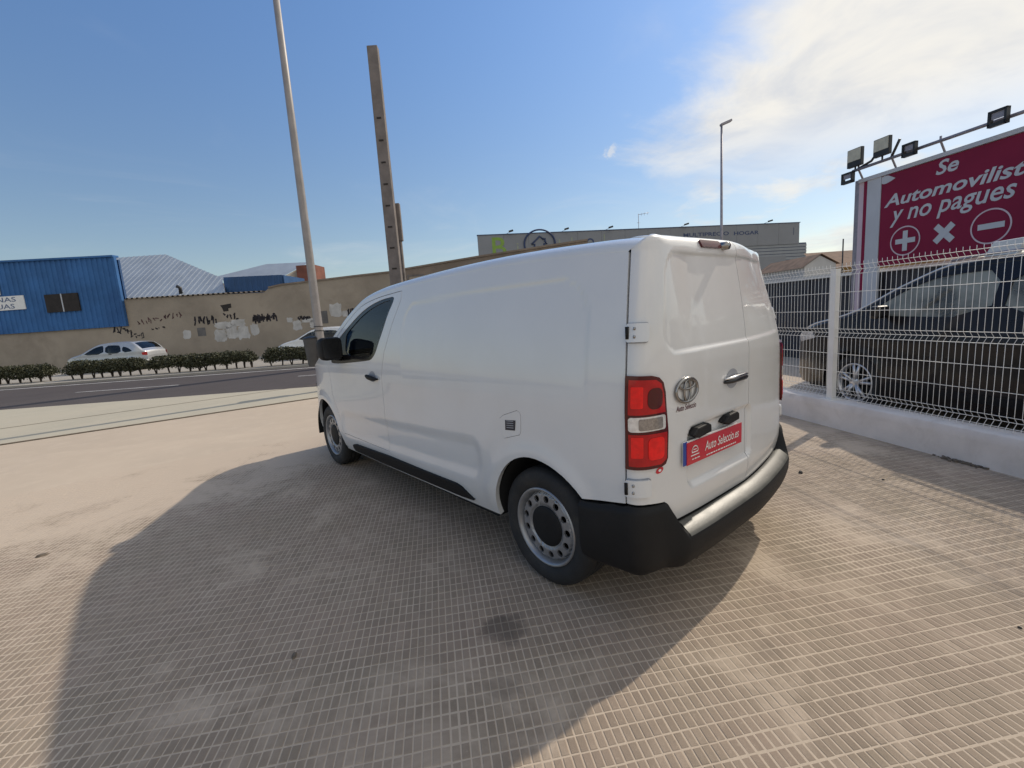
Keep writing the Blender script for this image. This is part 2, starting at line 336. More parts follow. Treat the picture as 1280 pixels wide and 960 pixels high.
# rear: plan curve from the left seam to the centre, arc length s
_px = np.array([0, .004, .014, .032, .06, .10, .16, .25, .40, .65, .96]); _py = np.array([.120, .096, .074, .057, .043, .030, .018, .006, -.004, -.010, -.012])
_ps = np.concatenate([[0], np.cumsum(np.hypot(np.diff(_px), np.diff(_py)))]); VS = _ps[-1]
def rear_plan(s):
    s = np.asarray(s, float); m = s > VS; t = np.where(m, 2 * VS - s, s)
    x = smooth_interp(t, _ps, _px); y = smooth_interp(t, _ps, _py)
    return np.where(m, VW - x, x), y
def rear_top(x0):
    u = np.minimum(x0, VW - x0); zs = van_zsh(.2); rx = VRX
    a = np.sqrt(np.clip(1 - (1 - np.clip(u / rx, 0, 1)) ** 2, 0, 1))
    w = np.clip((u - rx) / (VW / 2 - rx), 0, 1)
    return zs + VRZ * a + VCR * (1 - (1 - w) ** 2)
def rear_lean(z, x0=.96):
    u = np.minimum(x0, VW - x0); return .070 * np.clip((np.asarray(z, float) - 1.22) / .53, 0, 1.2) ** 1.4 * (.35 + .65 * sst(0, .5, u))
def rear_skew(x0, z): return (.115 + .09 * sst(1.15, 1.75, z)) * np.clip((np.asarray(x0, float) - .96) / .96, 0, 1) ** 1.3     # the far door sits a little forward
def rear_relief(x0, z):
    u = np.minimum(x0, VW - x0)
    d = (.003 + .010 * sst(.14, .40, u)) * rrect(x0, z, .150, 1.770, 1.285, 1.722, .09, .013)
    d = d + .020 * rrect(x0, z, .33, 1.00, .645, .925, .05, .016)
    return d
def rear_rr(x0): return .006 + .049 * sst(.0, .22, np.minimum(x0, VW - x0))
def van_rear(s, z, relief=True):              # z is clipped under the roof line; the top edge rolls forward
    s, z = np.broadcast_arrays(np.asarray(s, float), np.asarray(z, float))
    x0, y0 = rear_plan(s); zt = rear_top(x0)
    ins = van_ins(.12, np.minimum(z, van_zsh(.2)), False)
    x = VW / 2 + (x0 - VW / 2) * (VW / 2 - ins) / (VW / 2)
    rr = rear_rr(x0); over = np.clip(z - (zt - rr), 0, rr * np.pi / 2); a = over / rr
    zz = np.where(over > 0, zt - rr + rr * np.sin(a), z)
    y = y0 + rear_lean(zz, x0) + rear_skew(x0, zz) + rr * (1 - np.cos(a)) * (over > 0)
    if relief: y = y + rear_relief(x0, z)
    y = y + .03 * np.clip((.62 - z) / .15, 0, 1) ** 2
    return np.stack([x, y, zz], -1)
# ---------------------------------------------------------------- frames of the place
O2 = np.array([-1.582, -1.059])               # a spot on the lot both site grids are measured from
_fa = R(59.66); FQ = np.array([math.cos(_fa), math.sin(_fa)]); FL = np.array([math.sin(_fa), -math.cos(_fa)])
_sa = R(-40.10); S1 = np.array([math.cos(_sa), math.sin(_sa)]); S2 = np.array([-math.sin(_sa), math.cos(_sa)])
_la = R(-31.0); A1 = np.array([math.cos(_la), math.sin(_la)]); A2 = np.array([-math.sin(_la), math.cos(_la)])
def fq(q, L, z=0.): p = O2 + FQ * q + FL * L; return (p[0], p[1], z)          # along / across the fence
def sd(s, d, z=0.): p = O2 + S1 * s + S2 * d; return (p[0], p[1], z)          # along / across the street
def ab(a, b, z=0.): p = O2 + A1 * a + A2 * b; return (p[0], p[1], z)          # tile rows
def vnoise(x, y, seed=0, octaves=4, gain=.5):
    r = np.random.default_rng(seed); t = r.random((256, 256)); out = 0; amp = 1; tot = 0
    for o in range(octaves):
        xi, yi = np.floor(x).astype(int), np.floor(y).astype(int); fx, fy = x - xi, y - yi; fx = fx*fx*(3-2*fx); fy = fy*fy*(3-2*fy)
        v = (t[xi & 255, yi & 255] * (1-fx) + t[(xi+1) & 255, yi & 255] * fx) * (1-fy) + (t[xi & 255, (yi+1) & 255] * (1-fx) + t[(xi+1) & 255, (yi+1) & 255] * fx) * fy
        out = out + amp * v; tot += amp; amp *= gain; x = x * 2.03 + 17; y = y * 2.03 + 31
    return out / tot

# ---------------------------------------------------------------- ground materials
def ground_mat(name, c0, c1, c2, rough=.92, s0=.35, s1=3., bump=.25, bs=90., spots=None, dusted=None):
    m = bpy.data.materials.new(name); m.use_nodes = True; t = m.node_tree; b = t.nodes['Principled BSDF']; g = G(t)
    ge = t.nodes.new('ShaderNodeNewGeometry'); P = ge.outputs['Position']
    col = g.mix(g.ss(g.noise(P, s0, 6., .62, .6), .32, .68), c0 + (1,), c1 + (1,))
    col = g.mix(g.m('MULTIPLY', g.ss(g.noise(P, s1, 7., .68, .3), .45, .72), .55), col, c2 + (1,))
    fine = g.noise(P, 160., 3., .7); col = g.mix(g.m('MULTIPLY', g.ss(fine, .35, .75), .22), col, tuple(c * .62 for c in c0) + (1,))
    if dusted:                                # every bar its own shade, dust lying over some of them
        oi = t.nodes.new('ShaderNodeObjectInfo'); rnd = g.m('FRACT', g.m('ADD', oi.outputs['Random'], ge.outputs['Random Per Island']))
        hsv = t.nodes.new('ShaderNodeHueSaturation'); g.inp(hsv, 'Hue', g.m('ADD', .488, g.m('MULTIPLY', g.noise(P, 2.3, 3.), .024))); g.inp(hsv, 'Value', g.m('ADD', .92, g.m('MULTIPLY', rnd, .16))); g.inp(hsv, 'Color', col)
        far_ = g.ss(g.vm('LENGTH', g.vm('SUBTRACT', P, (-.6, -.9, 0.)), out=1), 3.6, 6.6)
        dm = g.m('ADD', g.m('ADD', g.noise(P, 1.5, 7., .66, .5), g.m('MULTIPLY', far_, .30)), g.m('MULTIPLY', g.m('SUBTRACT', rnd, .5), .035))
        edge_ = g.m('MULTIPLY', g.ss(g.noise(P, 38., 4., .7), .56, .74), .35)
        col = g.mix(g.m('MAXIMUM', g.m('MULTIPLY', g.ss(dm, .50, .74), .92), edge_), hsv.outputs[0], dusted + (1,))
    if spots:
        for (x, y, rad, amt) in spots:
            d = g.vm('LENGTH', g.vm('MULTIPLY', g.vm('SUBTRACT', P, (x, y, 0.)), (1, 1, 0)), out=1)
            d = g.m('ADD', d, g.m('MULTIPLY', g.m('SUBTRACT', g.noise(P, 9., 4., .6), .5), rad * 1.5))
            col = g.mix(g.m('MULTIPLY', g.ss(d, rad, rad * .35), amt), col, (.035, .033, .032, 1))
    t.links.new(col, b.inputs['Base Color']); b.inputs['Roughness'].default_value = rough; b.inputs['Specular IOR Level'].default_value = .25
    bp = t.nodes.new('ShaderNodeBump'); bp.inputs['Strength'].default_value = bump; bp.inputs['Distance'].default_value = .006
    t.links.new(g.noise(P, bs, 6., .7), bp.inputs['Height']); t.links.new(bp.outputs[0], b.inputs['Normal']); return m
OIL = [(-.36, .58, .14, .5), (-.60, .30, .08, .25), (.35, -.35, .08, .2)]
M['dust'] = ground_mat('paving_dust', (.58, .475, .365), (.53, .435, .335), (.62, .515, .40), bump=.3, bs=120., spots=OIL)
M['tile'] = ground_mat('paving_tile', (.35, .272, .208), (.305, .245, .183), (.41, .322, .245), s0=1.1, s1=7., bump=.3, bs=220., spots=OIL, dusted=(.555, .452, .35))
M['lot'] = ground_mat('lot_surface', (.565, .462, .355), (.515, .423, .327), (.60, .50, .39), bump=.35, bs=60.)
M['apron'] = ground_mat('concrete_apron', (.50, .45, .35), (.46, .42, .33), (.53, .48, .38), bump=.2, bs=60.)
M['asphalt'] = ground_mat('asphalt', (.085, .072, .070), (.10, .086, .082), (.072, .062, .060), s0=.12, s1=1.2, bump=.4, bs=70.)
M['earth'] = ground_mat('earth', (.22, .19, .15), (.28, .24, .19), (.17, .15, .12), s0=.08, s1=.8)
M['verge'] = ground_mat('verge_concrete', (.36, .33, .29), (.42, .39, .34), (.30, .27, .23), s0=.2, s1=1.5)
M['road_paint'] = pmat('road_paint', (.55, .54, .52), .7, 0, .2, 2., stain=(.2, .19, .18), stain_amt=.5, sscale=1.5)

# ---------------------------------------------------------------- ground, road, apron
def sheet(name, pts, mat, z=None):
    mb = MB(); mb.add([(p[0], p[1], p[2] if z is None else z) for p in pts], [tuple(range(len(pts)))]); o = mb.obj(name, mat); o['kind'] = 'structure'; return o
sheet('ground', [(-900, -900, 0), (900, -900, 0), (900, 900, 0), (-900, 900, 0)], 'earth', -.09)
near = lambda s: 12.1 + .05 * s
far = lambda s: 19.1 + .05 * s
sheet('road', [sd(-70, near(-70)), sd(60, near(60)), sd(60, far(60)), sd(-70, far(-70))], 'asphalt', -.045)
def lines(name, off, w, segs, ref, z=-.040, cat=None):
    o = MB()
    for s0, s1 in segs: o.add([sd(s0, ref(s0) + off, z), sd(s1, ref(s1) + off, z), sd(s1, ref(s1) + off + w, z), sd(s0, ref(s0) + off + w, z)], [(0, 1, 2, 3)])
    q = o.obj(name, 'road_paint'); q['kind'] = 'structure'; return q
lines('road_edge_line', -.75, .16, [(-70, 60)], far)
lines('road_lane_line', 3.3, .11, [(k * 7., k * 7. + 3.2) for k in range(-9, 6)], near)
# apron between lot and road, and the lot itself
J1 = lambda x: 9.693 - .1011 * (x + 3.211)
J2 = lambda x: 11.871 - .0429 * (x + 3.493)
lp = lambda s: sd(s, near(s) - .02)
JX = 5.2; JS = float(np.dot(np.array([JX, J1(JX)]) - O2, S1))      # where the joint meets the road edge
sheet('concrete_apron', [(-45, J1(-45), 0), (JX, J1(JX), 0), lp(JS)[:2] + (0,), lp(-60)[:2] + (0,)], 'apron', -.006)
sheet('lot_ground', [(-60, -40, 0), (40, -40, 0), lp(42)[:2] + (0,), lp(JS)[:2] + (0,), (JX, J1(JX), 0), (-45, J1(-45), 0)], 'lot', -.012)
for nm, J, w, x0, x1 in (('drain_joint', J1, .10, -45, 5.0), ('slab_joint', J2, .035, -9., 5.)):
    sheet(nm, [(x0, J(x0), 0), (x1, J(x1), 0), (x1, J(x1) + w, 0), (x0, J(x0) + w, 0)], 'joint', -.002)
vk = MB()                                     # kerb and verge across the road
for s0, s1 in ((-70, 60),):
    vk.add([sd(s0, far(s0), -.09), sd(s1, far(s1), -.09), sd(s1, far(s1), .03), sd(s0, far(s0), .03), sd(s0, far(s0) + .15, .03), sd(s1, far(s1) + .15, .03)], [(0, 1, 2, 3), (3, 2, 5, 4)])
kb = vk.obj('kerb', 'verge'); kb['kind'] = 'structure'
sheet('far_pavement', [sd(-70, far(-70) + .15), sd(60, far(60) + .15), sd(60, 75), sd(-70, 75)], 'verge', .02)

# ---------------------------------------------------------------- paving of raised bars with dust in the joints
PA, PB = .0336, .0672
def dust_z(a, b):
    n = vnoise(a * 1.3 + 40, b * 1.3 + 40, 3, 5, .55); n2 = vnoise(a * 5 + 90, b * 5 + 9, 5, 3)
    d = np.hypot(a - .6, b - .2)
    lift = np.clip((n - .60) / .16, 0, 1) * .0020 + (n2 - .5) * .0014 + np.clip((d - 4.6) / 2.4, 0, 1) * .0020 + sst(-1.2, -3.4, a) * .0012
    return np.minimum(-.0016 + np.clip(lift, -.0008, .0030), -.0007)
ga = np.arange(-5.6, 4.38, .025); gb = np.arange(-.4, 7.4, .025)
ga[-1] = 4.36
AA, BB = np.meshgrid(ga, gb, indexing='ij')
ZZ = dust_z(AA, BB); eb = np.minimum(np.minimum(AA - ga[0], 9.), np.minimum(BB - gb[0], gb[-1] - BB)); ZZ = np.where(eb < .3, -.011 + (ZZ + .011) * np.clip(eb / .3, 0, 1), ZZ)
W2 = O2[None] + AA.ravel()[:, None] * A1 + BB.ravel()[:, None] * A2
V = np.column_stack([W2, ZZ.ravel()]); na, nb = AA.shape
I = (np.arange(na - 1)[:, None] * nb + np.arange(nb - 1)[None]).ravel()
F = np.stack([I, I + nb, I + nb + 1, I + 1], 1)
def np_mesh(name, V, F, mat, smooth=True):
    me = bpy.data.meshes.new(name); me.vertices.add(len(V)); me.vertices.foreach_set('co', np.asarray(V, np.float32).ravel())
    k = F.shape[1]; me.loops.add(F.size); me.loops.foreach_set('vertex_index', F.astype(np.int32).ravel())
    me.polygons.add(len(F)); me.polygons.foreach_set('loop_start', (np.arange(len(F)) * k).astype(np.int32)); me.polygons.foreach_set('loop_total', np.full(len(F), k, np.int32))
    me.polygons.foreach_set('use_smooth', np.full(len(F), smooth)); me.update(calc_edges=True); me.validate(); me.materials.append(M[mat]); return me
paving = link(bpy.data.objects.new('paving', np_mesh('paving', V, F, 'dust'))); paving['kind'] = 'structure'
ia, ib = np.meshgrid(np.arange(-170, 131), np.arange(-8, 112), indexing='ij'); ia, ib = ia.ravel(), ib.ravel()
ca, cb = ia * PA + .011, ib * PB + .02
dist = np.hypot(ca, cb); ang = np.degrees(np.arctan2(ca, cb)) - 9.1
wx = O2[0] + ca * A1[0] + cb * A2[0]; wy = O2[1] + ca * A1[1] + cb * A2[1]
keep = (dist < 6.9) & (np.abs(ang) < 68) & (ca < 4.30) & (ca > -5.4) & (cb < 7.1) & ~((wx > .45) & (wx < 1.6) & (wy > .5) & (wy < 4.4))
keep &= dust_z(ca, cb) < .0004
ca, cb, wx, wy, dist, ang = ca[keep], cb[keep], wx[keep], wy[keep], dist[keep], ang[keep]
def bar_verts(wa, wb, inset=.0024, h=.007):
    o = []
    for z, k in ((-h, 0.), (-.0012, 0.), (0., inset)):
        o += [(-wa / 2 + k, -wb / 2 + k, z), (wa / 2 - k, -wb / 2 + k, z), (wa / 2 - k, wb / 2 - k, z), (-wa / 2 + k, wb / 2 - k, z)]
    return np.array(o)
BF = np.array([(0, 1, 5, 4), (1, 2, 6, 5), (2, 3, 7, 6), (3, 0, 4, 7), (4, 5, 9, 8), (5, 6, 10, 9), (6, 7, 11, 10), (7, 4, 8, 11), (8, 9, 10, 11)])
bv = bar_verts(PA - .0050, PB - .0062); rot = np.array([[A1[0], A1[1]], [A2[0], A2[1]]])
inview = (np.abs(ang) < 46) & (dist > .95)
order = np.argsort(np.where(inview, dist, 99.)); first = order[:300]; rest = order[300:]
bar_me = np_mesh('tile_bar', np.column_stack([bv[:, :2] @ rot, bv[:, 2]]), BF, 'tile', False)
jz = rng.uniform(-.0005, .0004, len(ca)); jt = rng.normal(0, .0004, (len(ca), 2))
for i in first:
    o = bpy.data.objects.new('tile_bar', bar_me); o.location = (wx[i] + jt[i, 0], wy[i] + jt[i, 1], jz[i]); link(o, paving)
n = len(rest); sc = rng.uniform(.95, 1.02, (n, 1, 2))
VV = np.zeros((n, 12, 3)); VV[:, :, :2] = (bv[None, :, :2] * sc) @ rot; VV[:, :, :2] += np.stack([wx[rest], wy[rest]], 1)[:, None] + jt[rest][:, None]; VV[:, :, 2] = bv[None, :, 2] + jz[rest][:, None]
FF = (BF[None] + (np.arange(n) * 12)[:, None, None]).reshape(-1, 4)
ro = link(bpy.data.objects.new('tile_relief', np_mesh('tile_relief', VV.reshape(-1, 3), FF, 'tile', False)), paving); ro['kind'] = 'stuff'

# small litter on the paving
def litter(x, y, lab, sx, sy, sz, rz, mat):
    mb = MB(); pts = []
    for k in range(7):
        w = 2 * math.pi * k / 7; r_ = random.uniform(.7, 1.1); pts.append((sx * r_ * math.cos(w), sy * r_ * math.sin(w)))
    n = len(pts); mb.add([(a, b, .001) for a, b in pts] + [(a * .7, b * .7, sz) for a, b in pts], [tuple(range(n - 1, -1, -1)), tuple(range(n, 2 * n))] + [(i, (i + 1) % n, n + (i + 1) % n, n + i) for i in range(n)])
    o = mb.obj('litter', mat); o.location = (x, y, 0); o.rotation_euler = (0, 0, rz); tag(o, lab, 'litter', 'bits of litter on the paving')
M['litter'] = pmat('litter', (.05, .045, .04), .9, 0, .3, 30.)
M['litter2'] = pmat('litter_brown', (.16, .13, .10), .9, 0, .3, 30.)
litter(2.67, .26, 'small dark scrap lying on sunny paving beside the van\'s rear bumper', .035, .02, .015, .4, 'litter')
litter(-2.217, 3.597, 'brown flat scrap on sunny paving beside the van\'s shadow', .05, .022, .014, .1, 'litter2')
litter(-1.17, 1.131, 'dark crumpled scrap on paving inside the van\'s shadow', .026, .012, .010, 1.2, 'litter2')
litter(2.873, -.259, 'tiny dark crumb on sunny paving halfway to the white wall', .014, .012, .008, .2, 'litter')
litter(1.217, -1.053, 'tiny black crumb on the paving near the lower sunny tiles', .010, .008, .006, .9, 'litter')
# ---------------------------------------------------------------- low white wall with mesh fence
M['plaster'] = pmat('white_plaster', (.78, .72, .67), .85, 0, .06, 3., bump=.35, bscale=60., stain=(.46, .40, .34), stain_amt=.3, sscale=2.2)
M['fence_white'] = pmat('fence_white', (.80, .78, .74), .45, 0, .05, 6.)
Q0, Q1 = -.60, 10.2; WL0, WL1, WT = 4.36, 4.58, .295
def fbox(mb, q0, q1, l0, l1, z0, z1): return mb.add([fq(q, l, z) for z in (z0, z1) for l in (l0, l1) for q in (q0, q1)], [(0, 1, 3, 2), (4, 6, 7, 5), (0, 4, 5, 1), (2, 3, 7, 6), (0, 2, 6, 4), (1, 5, 7, 3)])
mb = MB(); qs = np.arange(Q0, Q1 + .01, .15)
def wob(q, z, s): return .006 * (vnoise(np.array([q * 2.]), np.array([z * 6. + s]), 8, 3)[0] - .5)
rows = [(WL0 - .012, -.012), (WL0 - .004, .10), (WL0, .20), (WL0, WT - .012), (WL0 + .012, WT), (WL1 - .012, WT), (WL1, WT - .012), (WL1, -.012)]
vs_ = [fq(q, l + wob(q, z, i), z + (wob(q, l, 9) * .5 if z > 0 else 0)) for q in qs for i, (l, z) in enumerate(rows)]; nr = len(rows)
mb.add(vs_, [(i * nr + j, i * nr + j + 1, (i + 1) * nr + j + 1, (i + 1) * nr + j) for i in range(len(qs) - 1) for j in range(nr - 1)], True)
wl = mb.obj('low_wall', 'plaster'); tag(wl, 'low white plastered wall carrying the white mesh fence beside the van', 'wall')
wl.data.set_sharp_from_angle(angle=R(50))
fence = empty('mesh_fence', fq(4.47, 4.45, WT)); tag(fence, 'white welded wire mesh fence with posts on the low white wall', 'fence'); FI = fence.matrix_world.copy()
def fchild(mb, name, mat):
    o = mb.obj(name, mat, fence); o.location = [-c for c in fence.location]; return o
FLC = 4.452
for q in (-.53, 1.97, 4.47, 6.97, 9.47):
    mb = MB(); fbox(mb, q - .035, q + .035, FLC - .025, FLC + .035, WT, 1.735); fbox(mb, q - .038, q + .038, FLC - .028, FLC + .038, 1.735, 1.75); fchild(mb, 'post', 'fence_white')
    mb = MB(); fbox(mb, q - .075, q + .075, FLC - .075, FLC + .085, WT - .004, WT + .008); fchild(mb, 'base_plate', 'fence_white')
bands = ((.335, .425), (1.005, 1.095), (1.675, 1.765))
prof = [(0, .312)]
for z0, z1 in bands: prof += [(0, z0), (.034, (z0 + z1) / 2), (0, z1)]
prof += [(0, 1.80)]
wq = [q for q in np.arange(Q0 + .03, Q1 - .1, .05) if min(abs(q - pq) for pq in (-.53, 1.97, 4.47, 6.97, 9.47)) > .042]
w0 = MB().tube([Vector((*(FL * l), z)) for l, z in prof], .0022, 5)
wme = w0.mesh('wire'); wme.materials.append(M['fence_white'])
for q in wq:
    o = bpy.data.objects.new('wire', wme); link(o, fence); p = fq(q, FLC - .006, 0); o.location = (p[0] - fence.location[0], p[1] - fence.location[1], -fence.location[2] + random.uniform(-.002, .002))
hz = []
for z0, z1 in bands: hz += [(z0, 0), ((z0 + z1) / 2, .034), (z1, 0)]
hz += [(.62, 0), (.82, 0), (1.29, 0), (1.49, 0)]
for z, l in hz:
    mb = MB().tube([fq(Q0, FLC - .001 + l, z), fq(Q1, FLC - .001 + l, z)], .0028, 5); fchild(mb, 'cross_wire', 'fence_white')
mb = MB()                                     # crumbled dirt at the wall's foot
for k in range(90):
    q = random.gauss(3.02, .09); l = WL0 - abs(random.gauss(0, .022)) - .012; r_ = random.uniform(.004, .014); a = random.uniform(0, 6)
    c = Vector(fq(q, l, r_ * .5)); mb.obox(c, (math.cos(a), math.sin(a), .2), (-math.sin(a), math.cos(a), .1), (0, 0, 1), r_, r_ * .8, r_ * .6)
o = mb.obj('dirt_heap', 'litter2'); o['kind'] = 'stuff'; tag(o, 'small heap of dark dirt against the foot of the white wall', 'dirt')

# ---------------------------------------------------------------- dark yard wall and billboard behind the fence
M['screen_dark'] = pmat('screen_dark', (.030, .031, .040), .55, 0, .25, 2., bump=.1)
M['coping'] = pmat('coping', (.66, .64, .60), .7, 0, .1, 3.)
M['sign_red'] = pmat('sign_red', (.225, .017, .052), .5, 0, .08, .8, spec=.15)
M['sign_white'] = pmat('sign_white', (.52, .54, .58), .5, 0, .05, 2.)
M['sign_pink'] = pmat('sign_pink', (.60, .48, .54), .5, 0, .05, 2.)
M['galv'] = pmat('galvanised', (.32, .30, .33), .5, .5, .15, 8.)
M['lamp_black'] = pmat('lamp_black', (.02, .02, .022), .45, 0, .2, 5.)
M['lamp_lens'] = pmat('lamp_lens', (.52, .49, .38), .3, 0, .1, 10., coat=.3)
BL = 8.5
yw = empty('yard_wall', fq(9, BL + .25)); tag(yw, 'dark blue-black yard wall with a pale coping behind the parked black car', 'wall')
def child_at(mb, name, mat, par, **k):
    o = mb.obj(name, mat, par, **k); o.location = [-c for c in par.location]; return o
for k in range(17):
    q0 = .4 + k * .75; mb = MB(); fbox(mb, q0 + .008, q0 + .742, BL + .20 + .004 * (k % 2), BL + .30, -.05, 1.82); child_at(mb, 'panel', 'screen_dark', yw)
mb = MB(); fbox(mb, .3, 13.3, BL + .14, BL + .36, 1.82, 1.89); child_at(mb, 'coping', 'coping', yw)
bb = empty('billboard', fq(7.6, BL)); tag(bb, 'dark red billboard with white slogan on posts above the yard wall', 'billboard')
def bplace(q, z, t): return fq(q, BL - t, z)
mb = MB(); fbox(mb, 2.2, 7.60, BL, BL + .06, 1.93, 3.545); child_at(mb, 'board', 'sign_red', bb)
mb = MB(); fbox(mb, 7.605, 7.88, BL - .01, BL + .05, -.05, 3.55); child_at(mb, 'white_strip', 'sign_white', bb)
mb = MB(); fbox(mb, 7.885, 7.955, BL - .005, BL + .05, 1.5, 3.55); child_at(mb, 'red_strip', 'sign_red', bb)
mb = MB(); fbox(mb, 7.96, 8.06, BL, BL + .10, -.05, 3.55); child_at(mb, 'post', 'sign_pink', bb)
mb = MB(); fbox(mb, 8.065, 8.17, BL + .02, BL + .14, -.05, 3.62); child_at(mb, 'post', 'galv', bb)
mb = MB(); fbox(mb, 2.2, 8.06, BL - .03, BL + .06, 3.552, 3.62); child_at(mb, 'top_rail', 'sign_white', bb)
for q in (2.3, 5.0): mb = MB(); fbox(mb, q, q + .14, BL + .08, BL + .22, -.05, 3.55); child_at(mb, 'post', 'galv', bb)
def btext(body, qc, zc, w, h, **k):           # text runs towards smaller q (left to right as one faces it)
    o = text_on('lettering', body, 'sign_white', bb, lambda a, b: fq(qc - a, BL - .006, zc + b), h, w, **k); o.location = [-c for c in bb.location]
btext('Se', 6.49, 3.40, .34, .225, shear=.25, offset=.022)
btext('Automovilista', 6.42, 3.075, 2.22, .215, shear=.25, offset=.022)
btext('y no pagues', 6.47, 2.735, 1.86, .285, shear=.25, offset=.012)
def bstroke(loops, mat='sign_white', name='symbol', t=.006):
    mb = MB()
    for vs2, fs2 in loops: mb.add([fq(q, BL - t, z) for q, z in vs2], fs2)
    child_at(mb, name, mat, bb)
def ringpts(qc, zc, rq, rz, w, n=40):
    vs2 = [(qc + (rq + s * w / 2) * math.cos(2 * math.pi * k / n), zc + (rz + s * w / 2) * math.sin(2 * math.pi * k / n)) for s in (-1, 1) for k in range(n)]
    return vs2, [(k, (k + 1) % n, n + (k + 1) % n, n + k) for k in range(n)]
bstroke([ringpts(7.11, 2.32, .255, .245, .022)], 'sign_pink'); bstroke([ringpts(5.825, 2.325, .255, .25, .022)], 'sign_pink')
def bar2(qc, zc, w, h, a):
    c, s = math.cos(R(a)), math.sin(R(a)); return [(qc + x * c - y * s, zc + x * s + y * c) for x, y in ((-w/2, -h/2), (w/2, -h/2), (w/2, h/2), (-w/2, h/2))], [(0, 1, 2, 3)]
bstroke([bar2(7.105, 2.32, .35, .085, 0)]); bstroke([bar2(7.105, 2.32, .086, .35, 0)], t=.008)
bstroke([bar2(6.47, 2.34, .37, .10, 45)]); bstroke([bar2(6.47, 2.34, .37, .10, -45)], t=.008); bstroke([bar2(5.82, 2.33, .345, .085, 0)])
bstroke([([(7.60, 3.53), (7.54, 3.545), (7.47, 3.53), (7.34, 3.45), (7.42, 3.42), (7.50, 3.40), (7.56, 3.40), (7.60, 3.42)], [tuple(range(8))])], name='hand_mark')
# light rail above the board
lr = empty('light_rail', fq(6.8, BL - .1, 3.62)); tag(lr, 'grey tubular rail for lamps along the top of the red billboard', 'rail')
mb = MB().tube([fq(8.1, BL - .12, 3.79), fq(2.2, BL - .12, 3.79)], .028, 8); child_at(mb, 'rail', 'galv', lr)
for q in (8.0, 7.35, 6.55, 5.3, 4.0): mb = MB().tube([fq(q, BL + .02, 3.60), fq(q - .02, BL - .12, 3.79), fq(q - .02, BL - .12, 3.86)], .018, 6); child_at(mb, 'bracket', 'galv', lr)
mb = MB().tube([fq(7.99, BL - .12, 3.80), fq(7.72, BL - .12, 3.86), fq(7.60, BL - .12, 3.98)], .022, 6); child_at(mb, 'arm', 'lamp_black', lr)
mb = MB().tube([fq(7.34, BL - .12, 3.80), fq(7.20, BL - .12, 4.06)], .022, 6); child_at(mb, 'arm', 'lamp_black', lr)
def floodlight(qc, zc, w, h, lab):            # square head facing the viewer's side
    e = empty('floodlight', fq(qc, BL - .14, zc - h / 2)); tag(e, lab, 'floodlight', 'floodlights on the billboard rail')
    mb = MB(); fbox(mb, qc - w/2, qc + w/2, BL - .17, BL - .10, zc - h/2, zc + h/2); child_at(mb, 'housing', 'lamp_black', e, bevel=.008)
    mb = MB(); fbox(mb, qc - w/2 + .012, qc + w/2 - .012, BL - .176, BL - .168, zc - h*.18, zc + h/2 - .012); child_at(mb, 'lens', 'lamp_lens', e)
    mb = MB().tube([fq(qc, BL - .13, zc - h/2), fq(qc, BL - .13, zc - h/2 - .09)], .015, 6); child_at(mb, 'stem', 'lamp_black', e)
floodlight(8.04, 4.02, .30, .33, 'square floodlight at the outer end of the billboard rail'); floodlight(7.50, 4.03, .30, .31, 'square floodlight beside the slanting black arm on the billboard rail')
def frame_lamp(qc, zc, w, h, lab):
    e = empty('billboard_lamp', fq(qc, BL - .16, zc)); tag(e, lab, 'lamp', 'frame lamps clamped to the billboard rail')
    for a0, a1, b0, b1 in ((-w/2, w/2, h/2 - .03, h/2), (-w/2, w/2, -h/2, -h/2 + .05), (-w/2, -w/2 + .03, -h/2, h/2), (w/2 - .03, w/2, -h/2, h/2)):
        mb = MB(); fbox(mb, qc + a0, qc + a1, BL - .24, BL - .17, zc + b0, zc + b1); child_at(mb, 'frame_bar', 'lamp_black', e)
    mb = MB(); fbox(mb, qc - w/2 + .032, qc + w/2 - .032, BL - .22, BL - .20, zc - .01, zc + h/2 - .032); child_at(mb, 'reflector', 'galv', e)
frame_lamp(8.12, 3.67, .24, .20, 'black frame lamp hanging off the billboard\'s outer top corner')
frame_lamp(6.95, 3.80, .22, .21, 'black frame lamp on the rail above the word Se'); frame_lamp(5.70, 3.81, .23, .22, 'black frame lamp on the rail above the end of the long slogan word')
# ---------------------------------------------------------------- the van
VROOT = (.96, 2.40, 0.)
van = empty('panel_van', VROOT); tag(van, 'white panel van with black bumpers parked on the beige tiles', 'van')
VL = [-c for c in VROOT]
def vp(o): o.location = VL; return o                                  # a part straight under the van
LEFT, REAR, UP = (-1, 0, 0), (0, -1, 0), (0, 0, 1)
rear_pt = lambda s, z: van_rear(s, z, True)
def rear_frame(s, z):
    e = 1e-3; P = rear_pt(s, z).reshape(3); a = (rear_pt(s + e, z) - rear_pt(s - e, z)).reshape(3); b = (rear_pt(s, z + e) - rear_pt(s, z - e)).reshape(3)
    n = np.cross(a, b); n /= np.linalg.norm(n); n = n if n[1] < 0 else -n; return P, n
def side_frame(y, z):
    e = 1e-3; P = van_side(np.array(y), np.array(z)).reshape(3); a = (van_side(np.array(y + e), np.array(z)) - van_side(np.array(y - e), np.array(z))).reshape(3); b = (van_side(np.array(y), np.array(z + e)) - van_side(np.array(y), np.array(z - e))).reshape(3)
    n = np.cross(a, b); n /= np.linalg.norm(n); return P, (n if n[0] < 0 else -n)
def seam_y(z, far=False): return .1230 + float(rear_lean(z, 0.)) + (float(rear_skew(VW, z)) if far else 0.)
RA, FA, WZ, WR = .69, 3.965, .330, .332       # axles, wheel centre height, tyre radius
